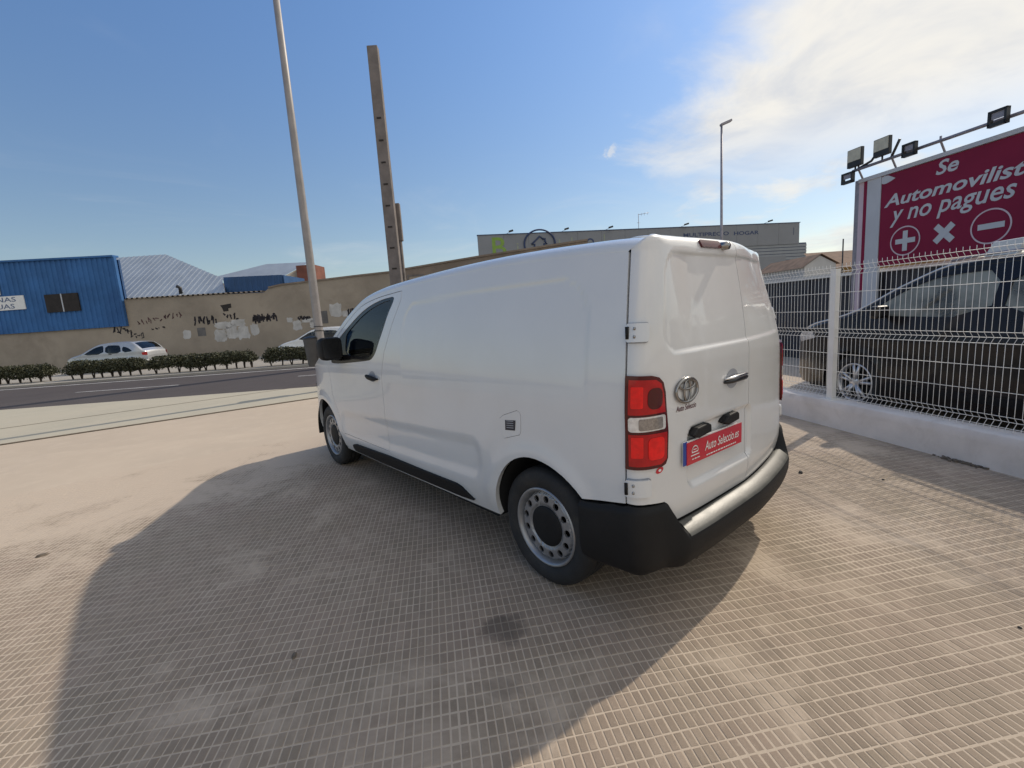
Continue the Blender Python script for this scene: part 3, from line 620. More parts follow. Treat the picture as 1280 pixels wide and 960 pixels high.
def arch(cy, hb, hf, zb_f, zb_b, up=.405, cz=.335, n=22):             # from the front foot over the top to the rear foot
    out = []
    a0 = math.asin(max(-1, (zb_f - cz) / up)); a1 = math.pi - math.asin(max(-1, (zb_b - cz) / up))
    for k in range(n + 1):
        a = a0 + (a1 - a0) * k / n; c, s = math.cos(a), math.sin(a); out.append((cy + (hf if c > 0 else hb) * c, cz + up * s))
    return out
rear_arch = arch(RA, .455, .365, .300, .606); front_arch = arch(FA, .435, .375, .30, .268)
zt = lambda y: float(van_zsh(y))
def side_outline(far):
    y0 = seam_y(zt(.16), far); o = [(seam_y(z, far), z) for z in np.linspace(.637, zt(y0), 26)]
    o += [(y, zt(y)) for y in np.concatenate([np.linspace(y0 + .03, 2.9, 60), np.linspace(2.95, 4.84, 50)])]
    o += [(4.85, .66), (4.80, .45), (4.62, .36)] + front_arch + [(2.6, .272)] + rear_arch
    return [q for i, q in enumerate(o) if i == 0 or math.dist(q, o[i - 1]) > 1e-4]
dtop = lambda y: zt(y) - .024
door = [(2.452, .445), (2.47, .70), (2.482, 1.065), (2.425, 1.257), (2.295, 1.485), (2.175, 1.66), (2.17, dtop(2.17))]
door += [(y, dtop(y)) for y in np.linspace(2.25, 3.62, 26)] + [(3.69, dtop(3.69) - .02), (3.70, 1.05), (3.66, .82), (3.52, .62), (3.46, .445)]
def shrink(poly, d):                          # inset a polygon by d
    P = np.array(poly); a = .5 * np.sum(P[:, 0] * np.roll(P[:, 1], -1) - np.roll(P[:, 0], -1) * P[:, 1]); sg = 1 if a > 0 else -1; o = []
    for i in range(len(P)):
        e1 = P[i] - P[i - 1]; e2 = P[(i + 1) % len(P)] - P[i]; n = np.array([-e1[1], e1[0]]) / max(np.linalg.norm(e1), 1e-9) + np.array([-e2[1], e2[0]]) / max(np.linalg.norm(e2), 1e-9)
        n /= max(np.linalg.norm(n), 1e-9); o.append(tuple(P[i] + sg * d * n))
    return o
wclip = lambda poly, m: [(y, min(z, zt(y) - m)) for y, z in poly]
win = wclip(chaikin([(2.285, 1.70), (2.47, 1.692), (2.70, 1.66), (2.92, 1.600), (3.17, 1.492), (3.36, 1.405), (3.60, 1.275), (3.645, 1.17), (3.60, 1.125), (2.76, 1.185), (2.66, 1.20), (2.58, 1.255), (2.53, 1.33), (2.45, 1.44), (2.37, 1.575), (2.30, 1.65)], 2), .048)
gls = wclip(chaikin([(2.325, 1.675), (2.47, 1.668), (2.68, 1.634), (2.90, 1.570), (3.10, 1.480), (3.23, 1.42), (3.25, 1.36), (3.25, 1.215), (2.78, 1.222), (2.67, 1.235), (2.61, 1.285), (2.48, 1.45), (2.40, 1.58), (2.335, 1.64)], 2), .070)
flap = [(.962, .917), (.927, .940), (.811, .979), (.790, .972), (.782, .955), (.784, .865), (.795, .848), (.926, .808), (.945, .825)]
CAPY = np.concatenate([np.linspace(0, 1, 60) ** 1.6 * 2.75, np.linspace(2.80, 2.93, 3)])
def cap_from_rear(t, v, far=False):           # roof rows start on the curved rear edge
    t, v = np.broadcast_arrays(np.asarray(t, float), np.asarray(v, float))
    a = np.clip(v, 0, 1) * np.pi / 2; x0 = VRX * (1 - np.cos(a)) + (VW / 2 - VRX) * np.clip(v - 1, 0, 1)
    s = np.interp(x0, _px, _ps); ye = rear_plan(s)[1] + rear_lean(rear_top(x0), x0) + rear_rr(x0) * .92 + (rear_skew(VW - x0, rear_top(x0)) if far else 0.)
    y = ye * (1 - np.clip(t / 2.93, 0, 1)) + t
    return van_cap(y, v)
CV = np.concatenate([np.linspace(0, 1, 12), np.linspace(1.08, 2, 14)])
body = MB()
for mir in (None, VW):
    panel_into(body, side_outline(mir is not None), [shrink(door, -.0035)] + ([shrink(flap, -.0022)] if mir is None else []), van_side, LEFT, res=.024 if mir is None else .05, lip=.03, mirror=mir)
    grid_into(body, (lambda t, v: cap_from_rear(t, v, True)) if mir else cap_from_rear, CAPY, CV, UP, mirror=mir)
    grid_into(body, van_cap, np.linspace(2.93, 4.20, 28), np.linspace(0, 1.05, 10), (-.5, 0, 1), mirror=mir)      # A-pillars
    grid_into(body, van_cap, np.linspace(4.20, 4.85, 20), CV, (-.2, .2, 1), mirror=mir)                           # bonnet
sec = [tuple(van_side(np.array(4.85), np.array(z)).reshape(3)) for z in np.linspace(.45, zt(4.85), 6)] + [tuple(van_cap(4.85, v).reshape(3)) for v in CV[1:]]
nose = sec + [(VW - x, y, z) for x, y, z in sec[::-1][1:]]; body.add(nose, [tuple(range(len(nose)))])
vp(body.obj('body', 'van_white', van))
ws = MB()
for mir in (None, VW): grid_into(ws, van_cap, np.linspace(2.94, 4.18, 20), np.linspace(1.06, 2, 10), (0, .3, 1), mirror=mir, off=-.002)
vp(ws.obj('windscreen', 'glass_dark', van))
# --- doors in front
for mir in (None, VW):
    d = vp(panel('front_door', shrink(door, .0015), [win], van_side, LEFT, 'van_white', van, res=.035, lip=.03, mirror=mir))
    panel('window_frame', shrink(win, .001), [gls], van_side, LEFT, 'black_gloss', d, res=.035, lip=.02, mirror=mir, off=-.004)
    panel('window_pane', shrink(gls, -.004), [], van_side, LEFT, 'glass_dark', d, res=.05, lip=0, mirror=mir, off=-.009)
    panel('door_lining', shrink(door, .03), [shrink(win, -.012)], van_side, LEFT, 'cab', d, res=.06, lip=0, mirror=mir, off=-.045)
    # handle: cup and bar
    hb = MB(); P, n = side_frame(2.655, 1.055)
    def sidep(y, z, o): P, n = side_frame(y, z); return P + n * o
    vs_ = []; st_ = np.linspace(-.115, .105, 12)
    for t in st_:
        w = .021 * (1 - abs(t / .125) ** 3); o = .030 - .020 * abs(t / .115) ** 2.5
        for a in np.linspace(0, 2 * math.pi, 9)[:-1]: vs_.append(sidep(2.655 + t, 1.052 + .008 * t / .1 + w * math.sin(a), o + .010 * math.cos(a)))
    hb.add(vs_, [(i * 8 + k, i * 8 + (k + 1) % 8, (i + 1) * 8 + (k + 1) % 8, (i + 1) * 8 + k) for i in range(11) for k in range(8)] + [tuple(range(8)), tuple(88 + k for k in range(8))], True)
    if mir: hb.v = [(mir - x, y, z) for x, y, z in hb.v]; hb.f = [f[::-1] for f in hb.f]
    hb.obj('handle', 'black_plastic', d)
    cup = MB(); cup.add([sidep(2.655 + .062 * math.cos(a), 1.058 + .046 * math.sin(a), .0015) for a in np.linspace(0, 2 * math.pi, 25)[:-1]], [tuple(range(24))], False)
    if mir: cup.v = [(mir - x, y, z) for x, y, z in cup.v]
    cup.obj('handle_cup', 'print_grey', d)
    # mirror on a stalk
    mm = MB(); secs = []
    for y, k in ((3.19, .90), (3.205, 1.0), (3.27, 1.0), (3.33, .90), (3.375, .62), (3.39, .30)):
        secs.append([(-.105 + (px * k), y, 1.298 + pz * k) for px, pz in rr2(-.098, .098, -.103, .103, .045, 4)])
    k_ = len(secs[0]); mm.add([q for s_ in secs for q in s_], [(i * k_ + j, i * k_ + (j + 1) % k_, (i + 1) * k_ + (j + 1) % k_, (i + 1) * k_ + j) for i in range(len(secs) - 1) for j in range(k_)] + [tuple(range(k_))[::-1], tuple((len(secs) - 1) * k_ + j for j in range(k_))], True)
    mm.tube([(-.04, 3.30, 1.21), (.05, 3.42, 1.19)], .028, 8)
    if mir: mm.v = [(mir - x, y, z) for x, y, z in mm.v]; mm.f = [f[::-1] for f in mm.f]
    mo = vp(mm.obj('wing_mirror', 'black_plastic', van, auto=45))
    mg = MB(); gv = [(-.105 + px * .84, 3.1885, 1.298 + pz * .84) for px, pz in rr2(-.098, .098, -.103, .103, .04, 4)]
    if mir: gv = [(mir - x, y, z) for x, y, z in gv]
    mg.add(gv, [tuple(range(len(gv)))]); mg.obj('mirror_glass', 'black_gloss', mo)
    # black rubbing strip along the sill
    strip = [(3.275, .335), (3.262, .362), (3.18, .380), (2.464, .405), (1.913, .406), (1.470, .412), (1.410, .402), (1.290, .338), (1.441, .326), (2.605, .300), (3.262, .298)]
    vp(panel('sill_strip', strip, [], van_side, LEFT, 'black_plastic', van, res=.05, lip=.018, mirror=mir, off=.016))
# --- cab and dark core
cab = MB(); cab.box(.13, 1.79, 2.17, 2.20, .45, 1.66); cab.box(.10, 1.82, 2.2, 4.1, .42, .46); cab.box(.22, 1.70, 3.62, 4.12, .46, 1.10)
vp(cab.obj('cab_lining', 'cab', van))
ceil = MB()
for mir in (None, VW): grid_into(ceil, van_cap, np.linspace(2.2, 2.95, 8), np.linspace(.1, 2, 12), UP, mirror=mir, off=-.04)
vp(ceil.obj('headliner', 'cab', van))
for x in (.28, 1.12):
    st = MB(); st.box(x, x + .48, 2.42, 2.90, .52, .80); st.box(x, x + .48, 2.32, 2.45, .80, 1.36); st.box(x + .12, x + .36, 2.33, 2.43, 1.39, 1.58)
    vp(st.obj('seat', 'cab', van, bevel=.04))
sw = MB(); c_, n1_, n2_ = Vector((.52, 3.36, 1.12)), Vector((1, 0, 0)), Vector((0, .45, .89)); sw.tube([c_ + n1_ * (.19 * math.cos(a)) + n2_ * (.19 * math.sin(a)) for a in np.linspace(0, 2 * math.pi, 25)], .016, 6)
sw.tube([c_, (.52, 3.6, 1.0)], .04, 8); sw.tube([c_ - n1_ * .18, c_ + n1_ * .18], .018, 6); vp(sw.obj('steering_wheel', 'black_plastic', van))
core = MB(); core.box(.20, 1.72, .33, 2.16, .79, 1.60); core.box(.46, 1.46, .12, 4.4, .20, .78); core.box(.10, 1.82, 1.16, 3.48, .235, .42); core.box(.3, 1.20, .085, .33, .42, 1.60); core.box(1.20, 1.66, .20, .33, .42, 1.55)  # unseen dark boxes added to stop light leaking through panel gaps
vp(core.obj('added_dark_core', 'liner', van))
# --- wheels and wheel wells
hubs = [(RA, None), (FA, None), (RA, VW), (FA, VW)]
tyre = MB().lathe([(.034, .212), (.016, .222), (.004, .250), (.000, .280), (.010, .310), (.024, .324), (.045, .330)], 'x', n=64)
for gx in (.045, .088, .131):                 # tread with grooves
    tyre.lathe([(gx, .330), (gx + .034, .331)], 'x', n=64).lathe([(gx + .034, .331), (gx + .034, .322), (gx + .043, .322), (gx + .043, .330)], 'x', n=64, smooth=False)
tyre.lathe([(.174, .330), (.195, .324), (.209, .310), (.217, .280), (.212, .240), (.19, .215)], 'x', n=64)
rim = MB().lathe([(.020, .224), (.008, .219), (.009, .211), (.020, .203), (.034, .199), (.052, .194), (.085, .190)], 'x', n=64)
def disc(y, z):
    r = np.hypot(y, z); x = .060 - .034 * sst(.1915, .1825, r) - .003 * sst(.18, .135, r) + .010 * sst(.130, .118, r)
    return np.stack([x, y, z], -1)
circ2 = lambda cy, cz, r, n: [(cy + r * math.cos(2 * math.pi * k / n), cz + r * math.sin(2 * math.pi * k / n)) for k in range(n)]
holes12 = [circ2(.158 * math.cos(2 * math.pi * (k + .5) / 13), .158 * math.sin(2 * math.pi * (k + .5) / 13), .0195, 16) for k in range(13)]
panel_into(rim, circ2(0, 0, .1925, 64), holes12, disc, LEFT, res=.011, lip=.012)
capm = MB().lathe([(.044, .116), (.030, .114), (.024, .105), (.021, .070), (.018, .030), (.017, .001)], 'x', n=40)
me_t, me_r, me_c = tyre.mesh('tyre'), rim.mesh('rim'), capm.mesh('hub_cap'); me_t.materials.append(M['rubber']); me_r.materials.append(M['steel']); me_c.materials.append(M['black_plastic'])
drum = MB().lathe([(.075, .001), (.075, .185), (.2, .19)], 'x', n=32).mesh('brake_drum'); drum.materials.append(M['liner'])
for cy, mir in hubs:
    x = .042 + (.012 if cy == FA else 0)
    e = empty('wheel'); e.parent = van; e.location = Vector((x if mir is None else VW - x, cy, WZ)) - Vector(VROOT)
    e.rotation_euler = (random.uniform(0, 6) if mir is None else 0, 0, 0 if mir is None else math.pi)
    for nm, me in (('tyre', me_t), ('rim', me_r), ('hub_cap', me_c), ('brake_drum', drum)): link(bpy.data.objects.new(nm, me), e)
    ar = rear_arch if cy == RA else front_arch
    lw = MB(); P = [(cy + (y - cy) * 1.02, z) for y, z in ar]; n_ = len(P); xs_ = (.035, .44) if mir is None else (VW - .035, VW - .44)
    lw.add([(xx, y, z) for xx in xs_ for y, z in P], [(i, i + 1, n_ + i + 1, n_ + i) for i in range(n_ - 1)] + [tuple(n_ + i for i in range(n_))], True)
    vp(lw.obj('wheel_well', 'liner', van, auto=30))
# --- fuel flap
ff = vp(panel('fuel_flap', flap, [], van_side, LEFT, 'van_white', van, res=.03, lip=.01, off=.0015))
panel('sticker', [(.913, .858), (.829, .866), (.822, .924), (.912, .915)], [], van_side, LEFT, 'sticker_black', ff, res=.03, lip=0, off=.0030)
for k in range(4):
    z = .872 + k * .0125; vs2 = [(.900, z), (.840, z + .005), (.840, z + .0095), (.900, z + .0045)]
    panel('sticker_line', vs2, [], van_side, LEFT, 'print_grey', ff, res=.03, lip=0, off=.0040)
# --- rear doors
ttop = lambda s: (lambda x0: float(rear_top(x0) + rear_rr(x0) * (math.pi / 2 * .97 - 1)))(rear_plan(s)[0])
sl_ = [VS - .003 - k * (VS - .010) / 40 for k in range(41)]
ld = [(.006, .640), (.10, .636), (.200, .625), (.295, .505), (VS - .003, .497)] + [(s, ttop(s)) for s in sl_]
rdl = vp(panel('rear_door', ld, [], rear_pt, REAR, 'van_door', van, res=.015, lip=.02)); rdl['label'] = 'left rear door with emblem, handle and number plate'
rdr = vp(panel('rear_door', [(2 * VS - s, z) for s, z in ld], [], rear_pt, REAR, 'van_door', van, res=.015, lip=.02))
def on_rear(s0, z0, o): return lambda a, b: (lambda P, n: tuple(P + n * o))(*rear_frame(s0 + a, z0 + b))
for flip in (0, 1):
    fx = (lambda s: s) if not flip else (lambda s: 2 * VS - s); dr = rdr if flip else rdl
    mp = lambda poly: [(fx(s), z) for s, z in poly]
    lo = [(.006, .800), (.165, .797), (.192, .806), (.205, .830), (.208, .95), (.190, 1.125), (.176, 1.168), (.150, 1.192), (.110, 1.203), (.006, 1.207)]
    tl = vp(panel('tail_lamp', mp(lo), [], rear_pt, REAR, 'lens_dark', van, res=.02, lip=.02, off=.014))
    for nm, poly, mt in (('lens', [(.022, .815), (.160, .812), (.192, .830), (.196, .950), (.020, .955)], 'lens_red'), ('lens', [(.020, 1.040), (.186, 1.040), (.176, 1.120), (.160, 1.165), (.130, 1.184), (.022, 1.190)], 'lens_red'),
                         ('reversing_lens', rr2(.020, .186, .966, 1.030, .012), 'lens_clear')):
        panel(nm, mp(poly), [], rear_pt, REAR, mt, tl, res=.02, lip=.004, off=.0175)
    for poly, mt in ((rr2(.030, .072, .852, .944, .006), 'lens_bright'), (rr2(.030, .072, 1.068, 1.160, .006), 'lens_bright'), (rr2(.092, .176, .838, .935, .02), 'lens_bright'), (rr2(.090, .166, 1.060, 1.150, .03), 'lens_dark'), (rr2(.056, .168, .972, 1.023, .008), 'lens_smoke')):
        panel('reflector', mp(poly), [], rear_pt, REAR, mt, tl, res=.02, lip=.002, off=.0195)
    for z0, z1, s1 in ((1.346, 1.424, .092), (.676, .752, .110)):
        panel('hinge_shadow', mp(rr2(.003, s1 + .004, z0 - .004, z1 + .004, .012)), [], rear_pt, REAR, 'print_grey', dr, res=.02, lip=.01, off=.006)  # grey plate painting in the shadow line around the hinge
        hg = panel('hinge', mp(rr2(.004, s1, z0, z1, .012)), [], rear_pt, REAR, 'van_white', dr, res=.02, lip=.012, off=.017)
        pin = MB(); P, n = rear_frame(fx(.012), (z0 + z1) / 2); pin.tube([P + n * .019 + np.array([0, 0, -.026]), P + n * .019 + np.array([0, 0, .026])], .008, 8); o = pin.obj('hinge_pin', 'black_plastic', dr)
        for zz in (z0 + .022, z1 - .022):
            bt = MB(); P, n = rear_frame(fx(.038), zz); bt.lathe([(-.002, .007), (.004, .006), (.005, .001)], 'y', n=10); bt.v = [tuple(P + n * .017 + np.array([v[0], -v[1], v[2]])) for v in bt.v]; bt.obj('bolt', 'dark_chrome', dr)
# handle
hs, hz_ = .838, 1.098
hc = MB(); hc.add([on_rear(hs - .035, hz_ + .004, .0012)(.068 * math.cos(a), .050 * math.sin(a)) for a in np.linspace(0, 2 * math.pi, 29)[:-1]], [tuple(range(28))]); hc.obj('handle_cup', 'print_grey', rdl)
for nm, mt, dzz, o, r_ in (('handle', 'black_gloss', -.004, .022, .015), ('handle_trim', 'chrome', .012, .026, .009)):
    hb = MB(); hb.tube([on_rear(hs, hz_, o - .018 * abs(t / .13) ** 3)(t, dzz + .004 * math.cos(t * 12)) for t in np.linspace(-.13, .13, 15)], [r_ * (1 - .55 * abs(t / .13) ** 4) for t in np.linspace(-.13, .13, 15)], 8); hb.obj(nm, mt, rdl)
# emblem: ring with two crossed inner ovals
es, ez = .350, 1.110
em = MB()
def oval(ca, cb, ra, rb, rt): em.tube([on_rear(es, ez, .009)(ca + ra * math.cos(a), cb + rb * math.sin(a)) for a in np.linspace(0, 2 * math.pi, 37)], rt, 6, False)
oval(0, 0, .084, .053, .0075); oval(0, -.002, .024, .049, .0058); oval(0, .026, .060, .021, .0055)
em.obj('emblem', 'dark_chrome', rdl)
text_on('lettering', 'Auto Seleccio', 'print_dark', rdl, on_rear(.357, 1.032, .002), .026, .160, shear=.2, offset=.01)
st_ = MB(); st_.add([on_rear(.166, .779, .002)(.022 * math.cos(a) + .006 * math.sin(a), .014 * math.sin(a)) for a in np.linspace(0, 2 * math.pi, 21)[:-1]], [tuple(range(20))]); st_.obj('sticker', 'plate_red', rdl)
st_ = MB(); st_.add([on_rear(.166, .779, .0032)(.009 * math.cos(a), .006 * math.sin(a)) for a in np.linspace(0, 2 * math.pi, 13)[:-1]], [tuple(range(12))]); st_.obj('sticker_mark', 'print_white', rdl)
# number plate, a little askew in its recess
tilt = R(-1.5)
def pl(a, b, o): ca, sa = math.cos(tilt), math.sin(tilt); return (.583 + a * ca - b * sa, -.008 - o + .03 * ((.583 + a) - .583) * -.3, .808 + a * sa + b * ca)
def plate_box(a0, a1, b0, b1, o0, o1, nm, mt, par):
    mb = MB(); mb.add([pl(a, b, o) for o in (o0, o1) for b in (b0, b1) for a in (a0, a1)], [(0, 1, 3, 2), (4, 6, 7, 5), (0, 4, 5, 1), (2, 3, 7, 6), (0, 2, 6, 4), (1, 5, 7, 3)]); return mb.obj(nm, mt, par)
np_ = vp(plate_box(-.300, .235, -.050, .058, .0, .004, 'number_plate', 'print_white', van))
plate_box(-.302, -.270, -.051, .059, .0035, .006, 'blue_band', 'plate_blue', np_)
plate_box(-.276, .276, -.054, .052, .006, .009, 'red_plate', 'plate_red', np_)
text_on('lettering', 'Auto Seleccio.es', 'print_white', np_, lambda a, b: pl(.062 + a, .006 + b, .0105), .046, .355, shear=.22, offset=.006)
fp = MB()                                     # unreadable fine print: rows of dashes
for a0, a1, b0, w in ((-.10, .20, -.040, .006), (-.232, -.184, -.032, .005)):
    t_ = a0
    while t_ < a1: l_ = random.uniform(.008, .022); v2, f2 = poly_strip([(t_, b0), (t_ + l_, b0)], w); fp.add([pl(a, b, .0105) for a, b in v2], f2); t_ += l_ + .009
fp.obj('fine_print', 'print_white', np_)
lg = MB()
for r_, w in ((.027, .006),):
    arc_ = [(-.208 + r_ * math.cos(R(a)), .004 + r_ * .9 * math.sin(R(a))) for a in range(0, 181, 12)]; v2, f2 = poly_strip(arc_, w); lg.add([pl(a, b, .0105) for a, b in v2], f2)
for z_, hw in ((.000, .026), (-.014, .036)): v2, f2 = poly_strip([(-.208 - hw, z_), (-.208 + hw, z_)], .005); lg.add([pl(a, b, .0105) for a, b in v2], f2)
v2, f2 = poly_strip([(-.222, .012), (-.194, .012)], .004); lg.add([pl(a, b, .0105) for a, b in v2], f2)
lg.obj('plate_mark', 'print_white', np_)
for xc in (.435, .735):                       # plate lamps: wedge-shaped black pods
    mb = MB(); prof_ = [(-.085, .000), (-.045, .030), (.055, .036), (.080, .024), (.082, -.010), (-.035, -.020)]
    mb.prism(prof_, lambda a, b, t: (xc + a, .012 - t, .893 + b - .02 * a), 0., .040); vp(mb.obj('plate_lamp', 'black_plastic', van, bevel=.006))
# high brake light and camera
bl_ = vp(panel('brake_light', [(s, z + .030 * 0) for s, z in rr2(.575, .800, 1.752, 1.786, .012)], [], rear_pt, REAR, 'lens_dark', van, res=.02, lip=.02, off=.010))
cm = MB(); P, n = rear_frame(.835, 1.766); cm.lathe([(-.02, .022), (.030, .020), (.036, .012), (.037, .001)], 'y', n=16); cm.v = [tuple(P + np.array([v[0] * 1.25, -v[1] - .002, v[2]])) for v in cm.v]; vp(cm.obj('rear_camera', 'dark_chrome', van))
pod = MB(); Pd = [(.62 + .19 * math.cos(a) * k, .34 + .10 * math.sin(a) * k, zz) for k, zz in ((1, 1.80), (.93, 1.834), (.75, 1.842), (.01, 1.845)) for a in np.linspace(0, 2 * math.pi, 25)[:-1]]
pod.add(Pd, [(i * 24 + k, i * 24 + (k + 1) % 24, (i + 1) * 24 + (k + 1) % 24, (i + 1) * 24 + k) for i in range(3) for k in range(24)], True); vp(pod.obj('roof_pod', 'van_white', van))
# --- rear bumper
base = []
for y in (.37, .31, .25, .19, .14): base.append((float(van_ins(y, .50)), y, 0., 0.62 if y < .2 else .606 + (.25 - y) * .1))
for s in np.concatenate([np.linspace(.012, .19, 9), np.linspace(.205, .30, 8), np.linspace(.34, VS, 14)]):
    P = van_rear(s, .60, False).reshape(3); base.append((P[0], P[1], float(sst(.198, .300, s)), .630 - .008 * float(sst(0, .19, s))))
base = base + [(VW - x, y + float(rear_skew(VW - x, .5)), k, z) for x, y, k, z in base[::-1][1:]]
XY = np.array([(b[0], b[1]) for b in base]); T = np.gradient(XY, axis=0); T /= np.linalg.norm(T, axis=1, keepdims=True); NN = np.stack([T[:, 1], -T[:, 0]], 1)
bm_ = MB(); rows_ = []; step_ = []
for (x, y, k, z0), nn in zip(base, NN):
    ztp = z0 * (1 - k) + .492 * k; out = .014 + .046 * k; zl = ztp - .014 - .024 * k
    prof_ = [(-.05, ztp - .004), (.004, ztp), (out - .008, zl + .006), (out, zl - .002), (out + .005, zl - .022), (out + .002, .37), (out - .012, .318), (out - .04, .290), (-.12, .275)]
    rows_.append([(x + nn[0] * o, y + nn[1] * o, z) for o, z in prof_])
    if k > .995: step_.append([(x + nn[0] * o, y + nn[1] * o, z + .004) for o, z in ((-.012, ztp - .001), (.010, ztp - .001), (out - .010, zl + .0065), (out - .001, zl + .001), (out + .003, zl - .007))])
m_ = len(rows_[0]); bm_.add([q for r_ in rows_ for q in r_], [(i * m_ + j, i * m_ + j + 1, (i + 1) * m_ + j + 1, (i + 1) * m_ + j) for i in range(len(rows_) - 1) for j in range(m_ - 1)], True)
rb = vp(bm_.obj('rear_bumper', 'black_plastic', van, auto=38))
sm = MB(); m_ = len(step_[0]); sm.add([q for r_ in step_ for q in r_], [(i * m_ + j, i * m_ + j + 1, (i + 1) * m_ + j + 1, (i + 1) * m_ + j) for i in range(len(step_) - 1) for j in range(m_ - 1)], True); sm.obj('sunlit_step', 'sunlit_step', rb, auto=38)  # paler skin added over the black step to imitate sun on it
ex = MB().tube([(.46, .30, .26), (.46, .02, .255)], .026, 12); vp(ex.obj('exhaust_pipe', 'dark_chrome', van))
# --- front end (mostly hidden)
fb = MB(); fb.box(.34, 1.58, 4.80, 4.90, .24, .62); vp(fb.obj('front_bumper', 'black_plastic', van, bevel=.04))
gr = MB(); gr.box(.55, 1.37, 4.845, 4.87, .66, .80); vp(gr.obj('grille', 'black_gloss', van, bevel=.01))
for mir in (None, VW):
    hl = MB(); q_ = [van_side(np.array(y), np.array(z)).reshape(3) for y, z in ((4.42, .88), (4.84, .80), (4.84, .70), (4.60, .72))]; q_ = [(x - .006, y, z) for x, y, z in q_]
    if mir: q_ = [(mir - x, y, z) for x, y, z in q_]
    hl.add(q_, [(0, 1, 2, 3)]); vp(hl.obj('headlamp', 'lens_clear', van))
# ---------------------------------------------------------------- parked cars (same skin method)
M['paint_black'] = pmat('paint_black', (.009, .007, .008), .28, 0, .1, 2., coat=.3, spec=.25)
M['paint_silver'] = pmat('paint_silver', (.45, .46, .48), .35, .4, .05, 2., coat=.8)
M['paint_white'] = pmat('paint_white', (.75, .75, .75), .35, 0, .03, 2., coat=.8)
M['alloy'] = pmat('alloy', (.66, .66, .67), .3, .7, .1, 9.)
M['tail_red'] = pmat('tail_red', (.40, .01, .012), .2, 0, .1, 9., coat=.6)
M['seat_pale'] = pmat('seat_pale', (.42, .40, .36), .8, 0, .1, 6.)
M['orange'] = pmat('orange_lens', (.75, .30, .16), .3, 0, .1, 9.)
def make_car(name, label, loc, rz, paint, W, Lc, hp, wins, ws, rw, axles, wr, extras=None, spokes=5, cat='car', group=None):
    hy, hz2 = np.array([h[0] for h in hp], float), np.array([h[1] for h in hp], float)
    H = lambda y: np.interp(y, hy, hz2) * .35 + smooth_interp(y, hy, hz2) * .65
    belt = .92
    def ins(y, z):
        i = .05 * np.clip((.42 - z) / .22, 0, 2) ** 2 + .012 * sst(.55, .8, z) + .19 * np.clip((z - belt) / .62, 0, 1.4) ** 1.25
        i = i + .22 * np.clip((y - (Lc - .75)) / .75, 0, 1) ** 2.2 + .20 * np.clip((.6 - y) / .6, 0, 1) ** 2.2
        for a in axles: i = i - .012 * np.exp(-((np.hypot(y - a, z - wr) - wr * 1.12) / .05) ** 2)
        return i
    RZ = .07; zsh = lambda y: H(y) - RZ
    side = lambda y, z: np.stack([ins(y, z) + 0 * y, y + 0 * z, z + 0 * y], -1)
    def cap(y, v):
        y, v = np.broadcast_arrays(np.asarray(y, float), np.asarray(v, float)); zs = zsh(y); x0 = ins(y, zs); a = np.clip(v, 0, 1) * np.pi / 2; w = np.clip(v - 1, 0, 1)
        return np.stack([x0 + .09 * (1 - np.cos(a)) + (W / 2 - x0 - .09) * w, y, zs + RZ * np.sin(a) + .035 * (1 - (1 - w) ** 2)], -1)
    root = empty(name, loc, rz); tag(root, label, cat, group)
    ctr = lambda o: (setattr(o, 'location', (-W / 2, -Lc / 2, 0)), o)[1]
    ys = np.linspace(.02, Lc - .02, 90); outer = [(y, float(zsh(y))) for y in ys]
    def arc_(c): return [(c + wr * 1.13 * math.cos(a), wr + wr * 1.13 * math.sin(a)) for a in np.linspace(-.25, math.pi + .25, 18)]
    outer += [(Lc - .02, .42), (Lc - .12, .26)] + arc_(max(axles)) + arc_(min(axles)) + [(.12, .28), (.02, .42)]
    body = MB(); holes = [chaikin(w, 1) for w in wins]
    CVv = np.concatenate([np.linspace(0, 1, 7), np.linspace(1.12, 2, 8)])
    for mir in (None, W):
        panel_into(body, outer, holes, side, LEFT, res=.06, lip=.03, mirror=mir)
        cuts = sorted([ws, rw])
        spans = [(.02, cuts[0][0]), (cuts[0][1], cuts[1][0]), (cuts[1][1], Lc - .02)]
        for a, b in spans:
            if b - a > .02: grid_into(body, cap, np.linspace(a, b, 16), CVv, (-.2, 0, 1), mirror=mir)
        for a, b in cuts: grid_into(body, cap, np.linspace(a, b, 12), np.linspace(0, 1.06, 8), (-.3, 0, 1), mirror=mir)
    for ye in (.02, Lc - .02):
        se = [tuple(side(np.array(ye), np.array(z)).reshape(3)) for z in np.linspace(.34, float(zsh(ye)), 5)] + [tuple(cap(ye, v).reshape(3)) for v in CVv[1:]]
        lp_ = se + [(W - x, y, z) for x, y, z in se[::-1][1:]]; body.add(lp_, [tuple(range(len(lp_)))])
    ctr(body.obj('body', paint, root))
    for k, (a, b) in enumerate((ws, rw)):
        gm = MB()
        for mir in (None, W): grid_into(gm, cap, np.linspace(a, b, 10), np.linspace(1.07, 2, 8), (0, 0, 1), mirror=mir, off=-.004)
        ctr(gm.obj('windscreen' if k == 0 else 'rear_window', 'glass_car', root))
    for h in holes:
        for mir in (None, W): ctr(panel('side_window', shrink(h, -.004), [], side, LEFT, 'glass_pale' if name == 'parked_suv' else 'glass_car', root, res=.12, lip=0, mirror=mir, off=-.010))
    inn = MB(); inn.box(.16, W - .16, .5, Lc - .9, .25, .80); inn.box(.2, W - .2, Lc * .40, Lc * .43, .8, 1.15); ctr(inn.obj('interior', 'cab', root))
    for xs in (.32, W - .78):
        st = MB(); st.box(xs, xs + .46, Lc * .47, Lc * .50, .80, 1.20); st.box(xs + .10, xs + .36, Lc * .475, Lc * .495, 1.22, 1.40); ctr(st.obj('seat', 'seat_pale', root, bevel=.02))
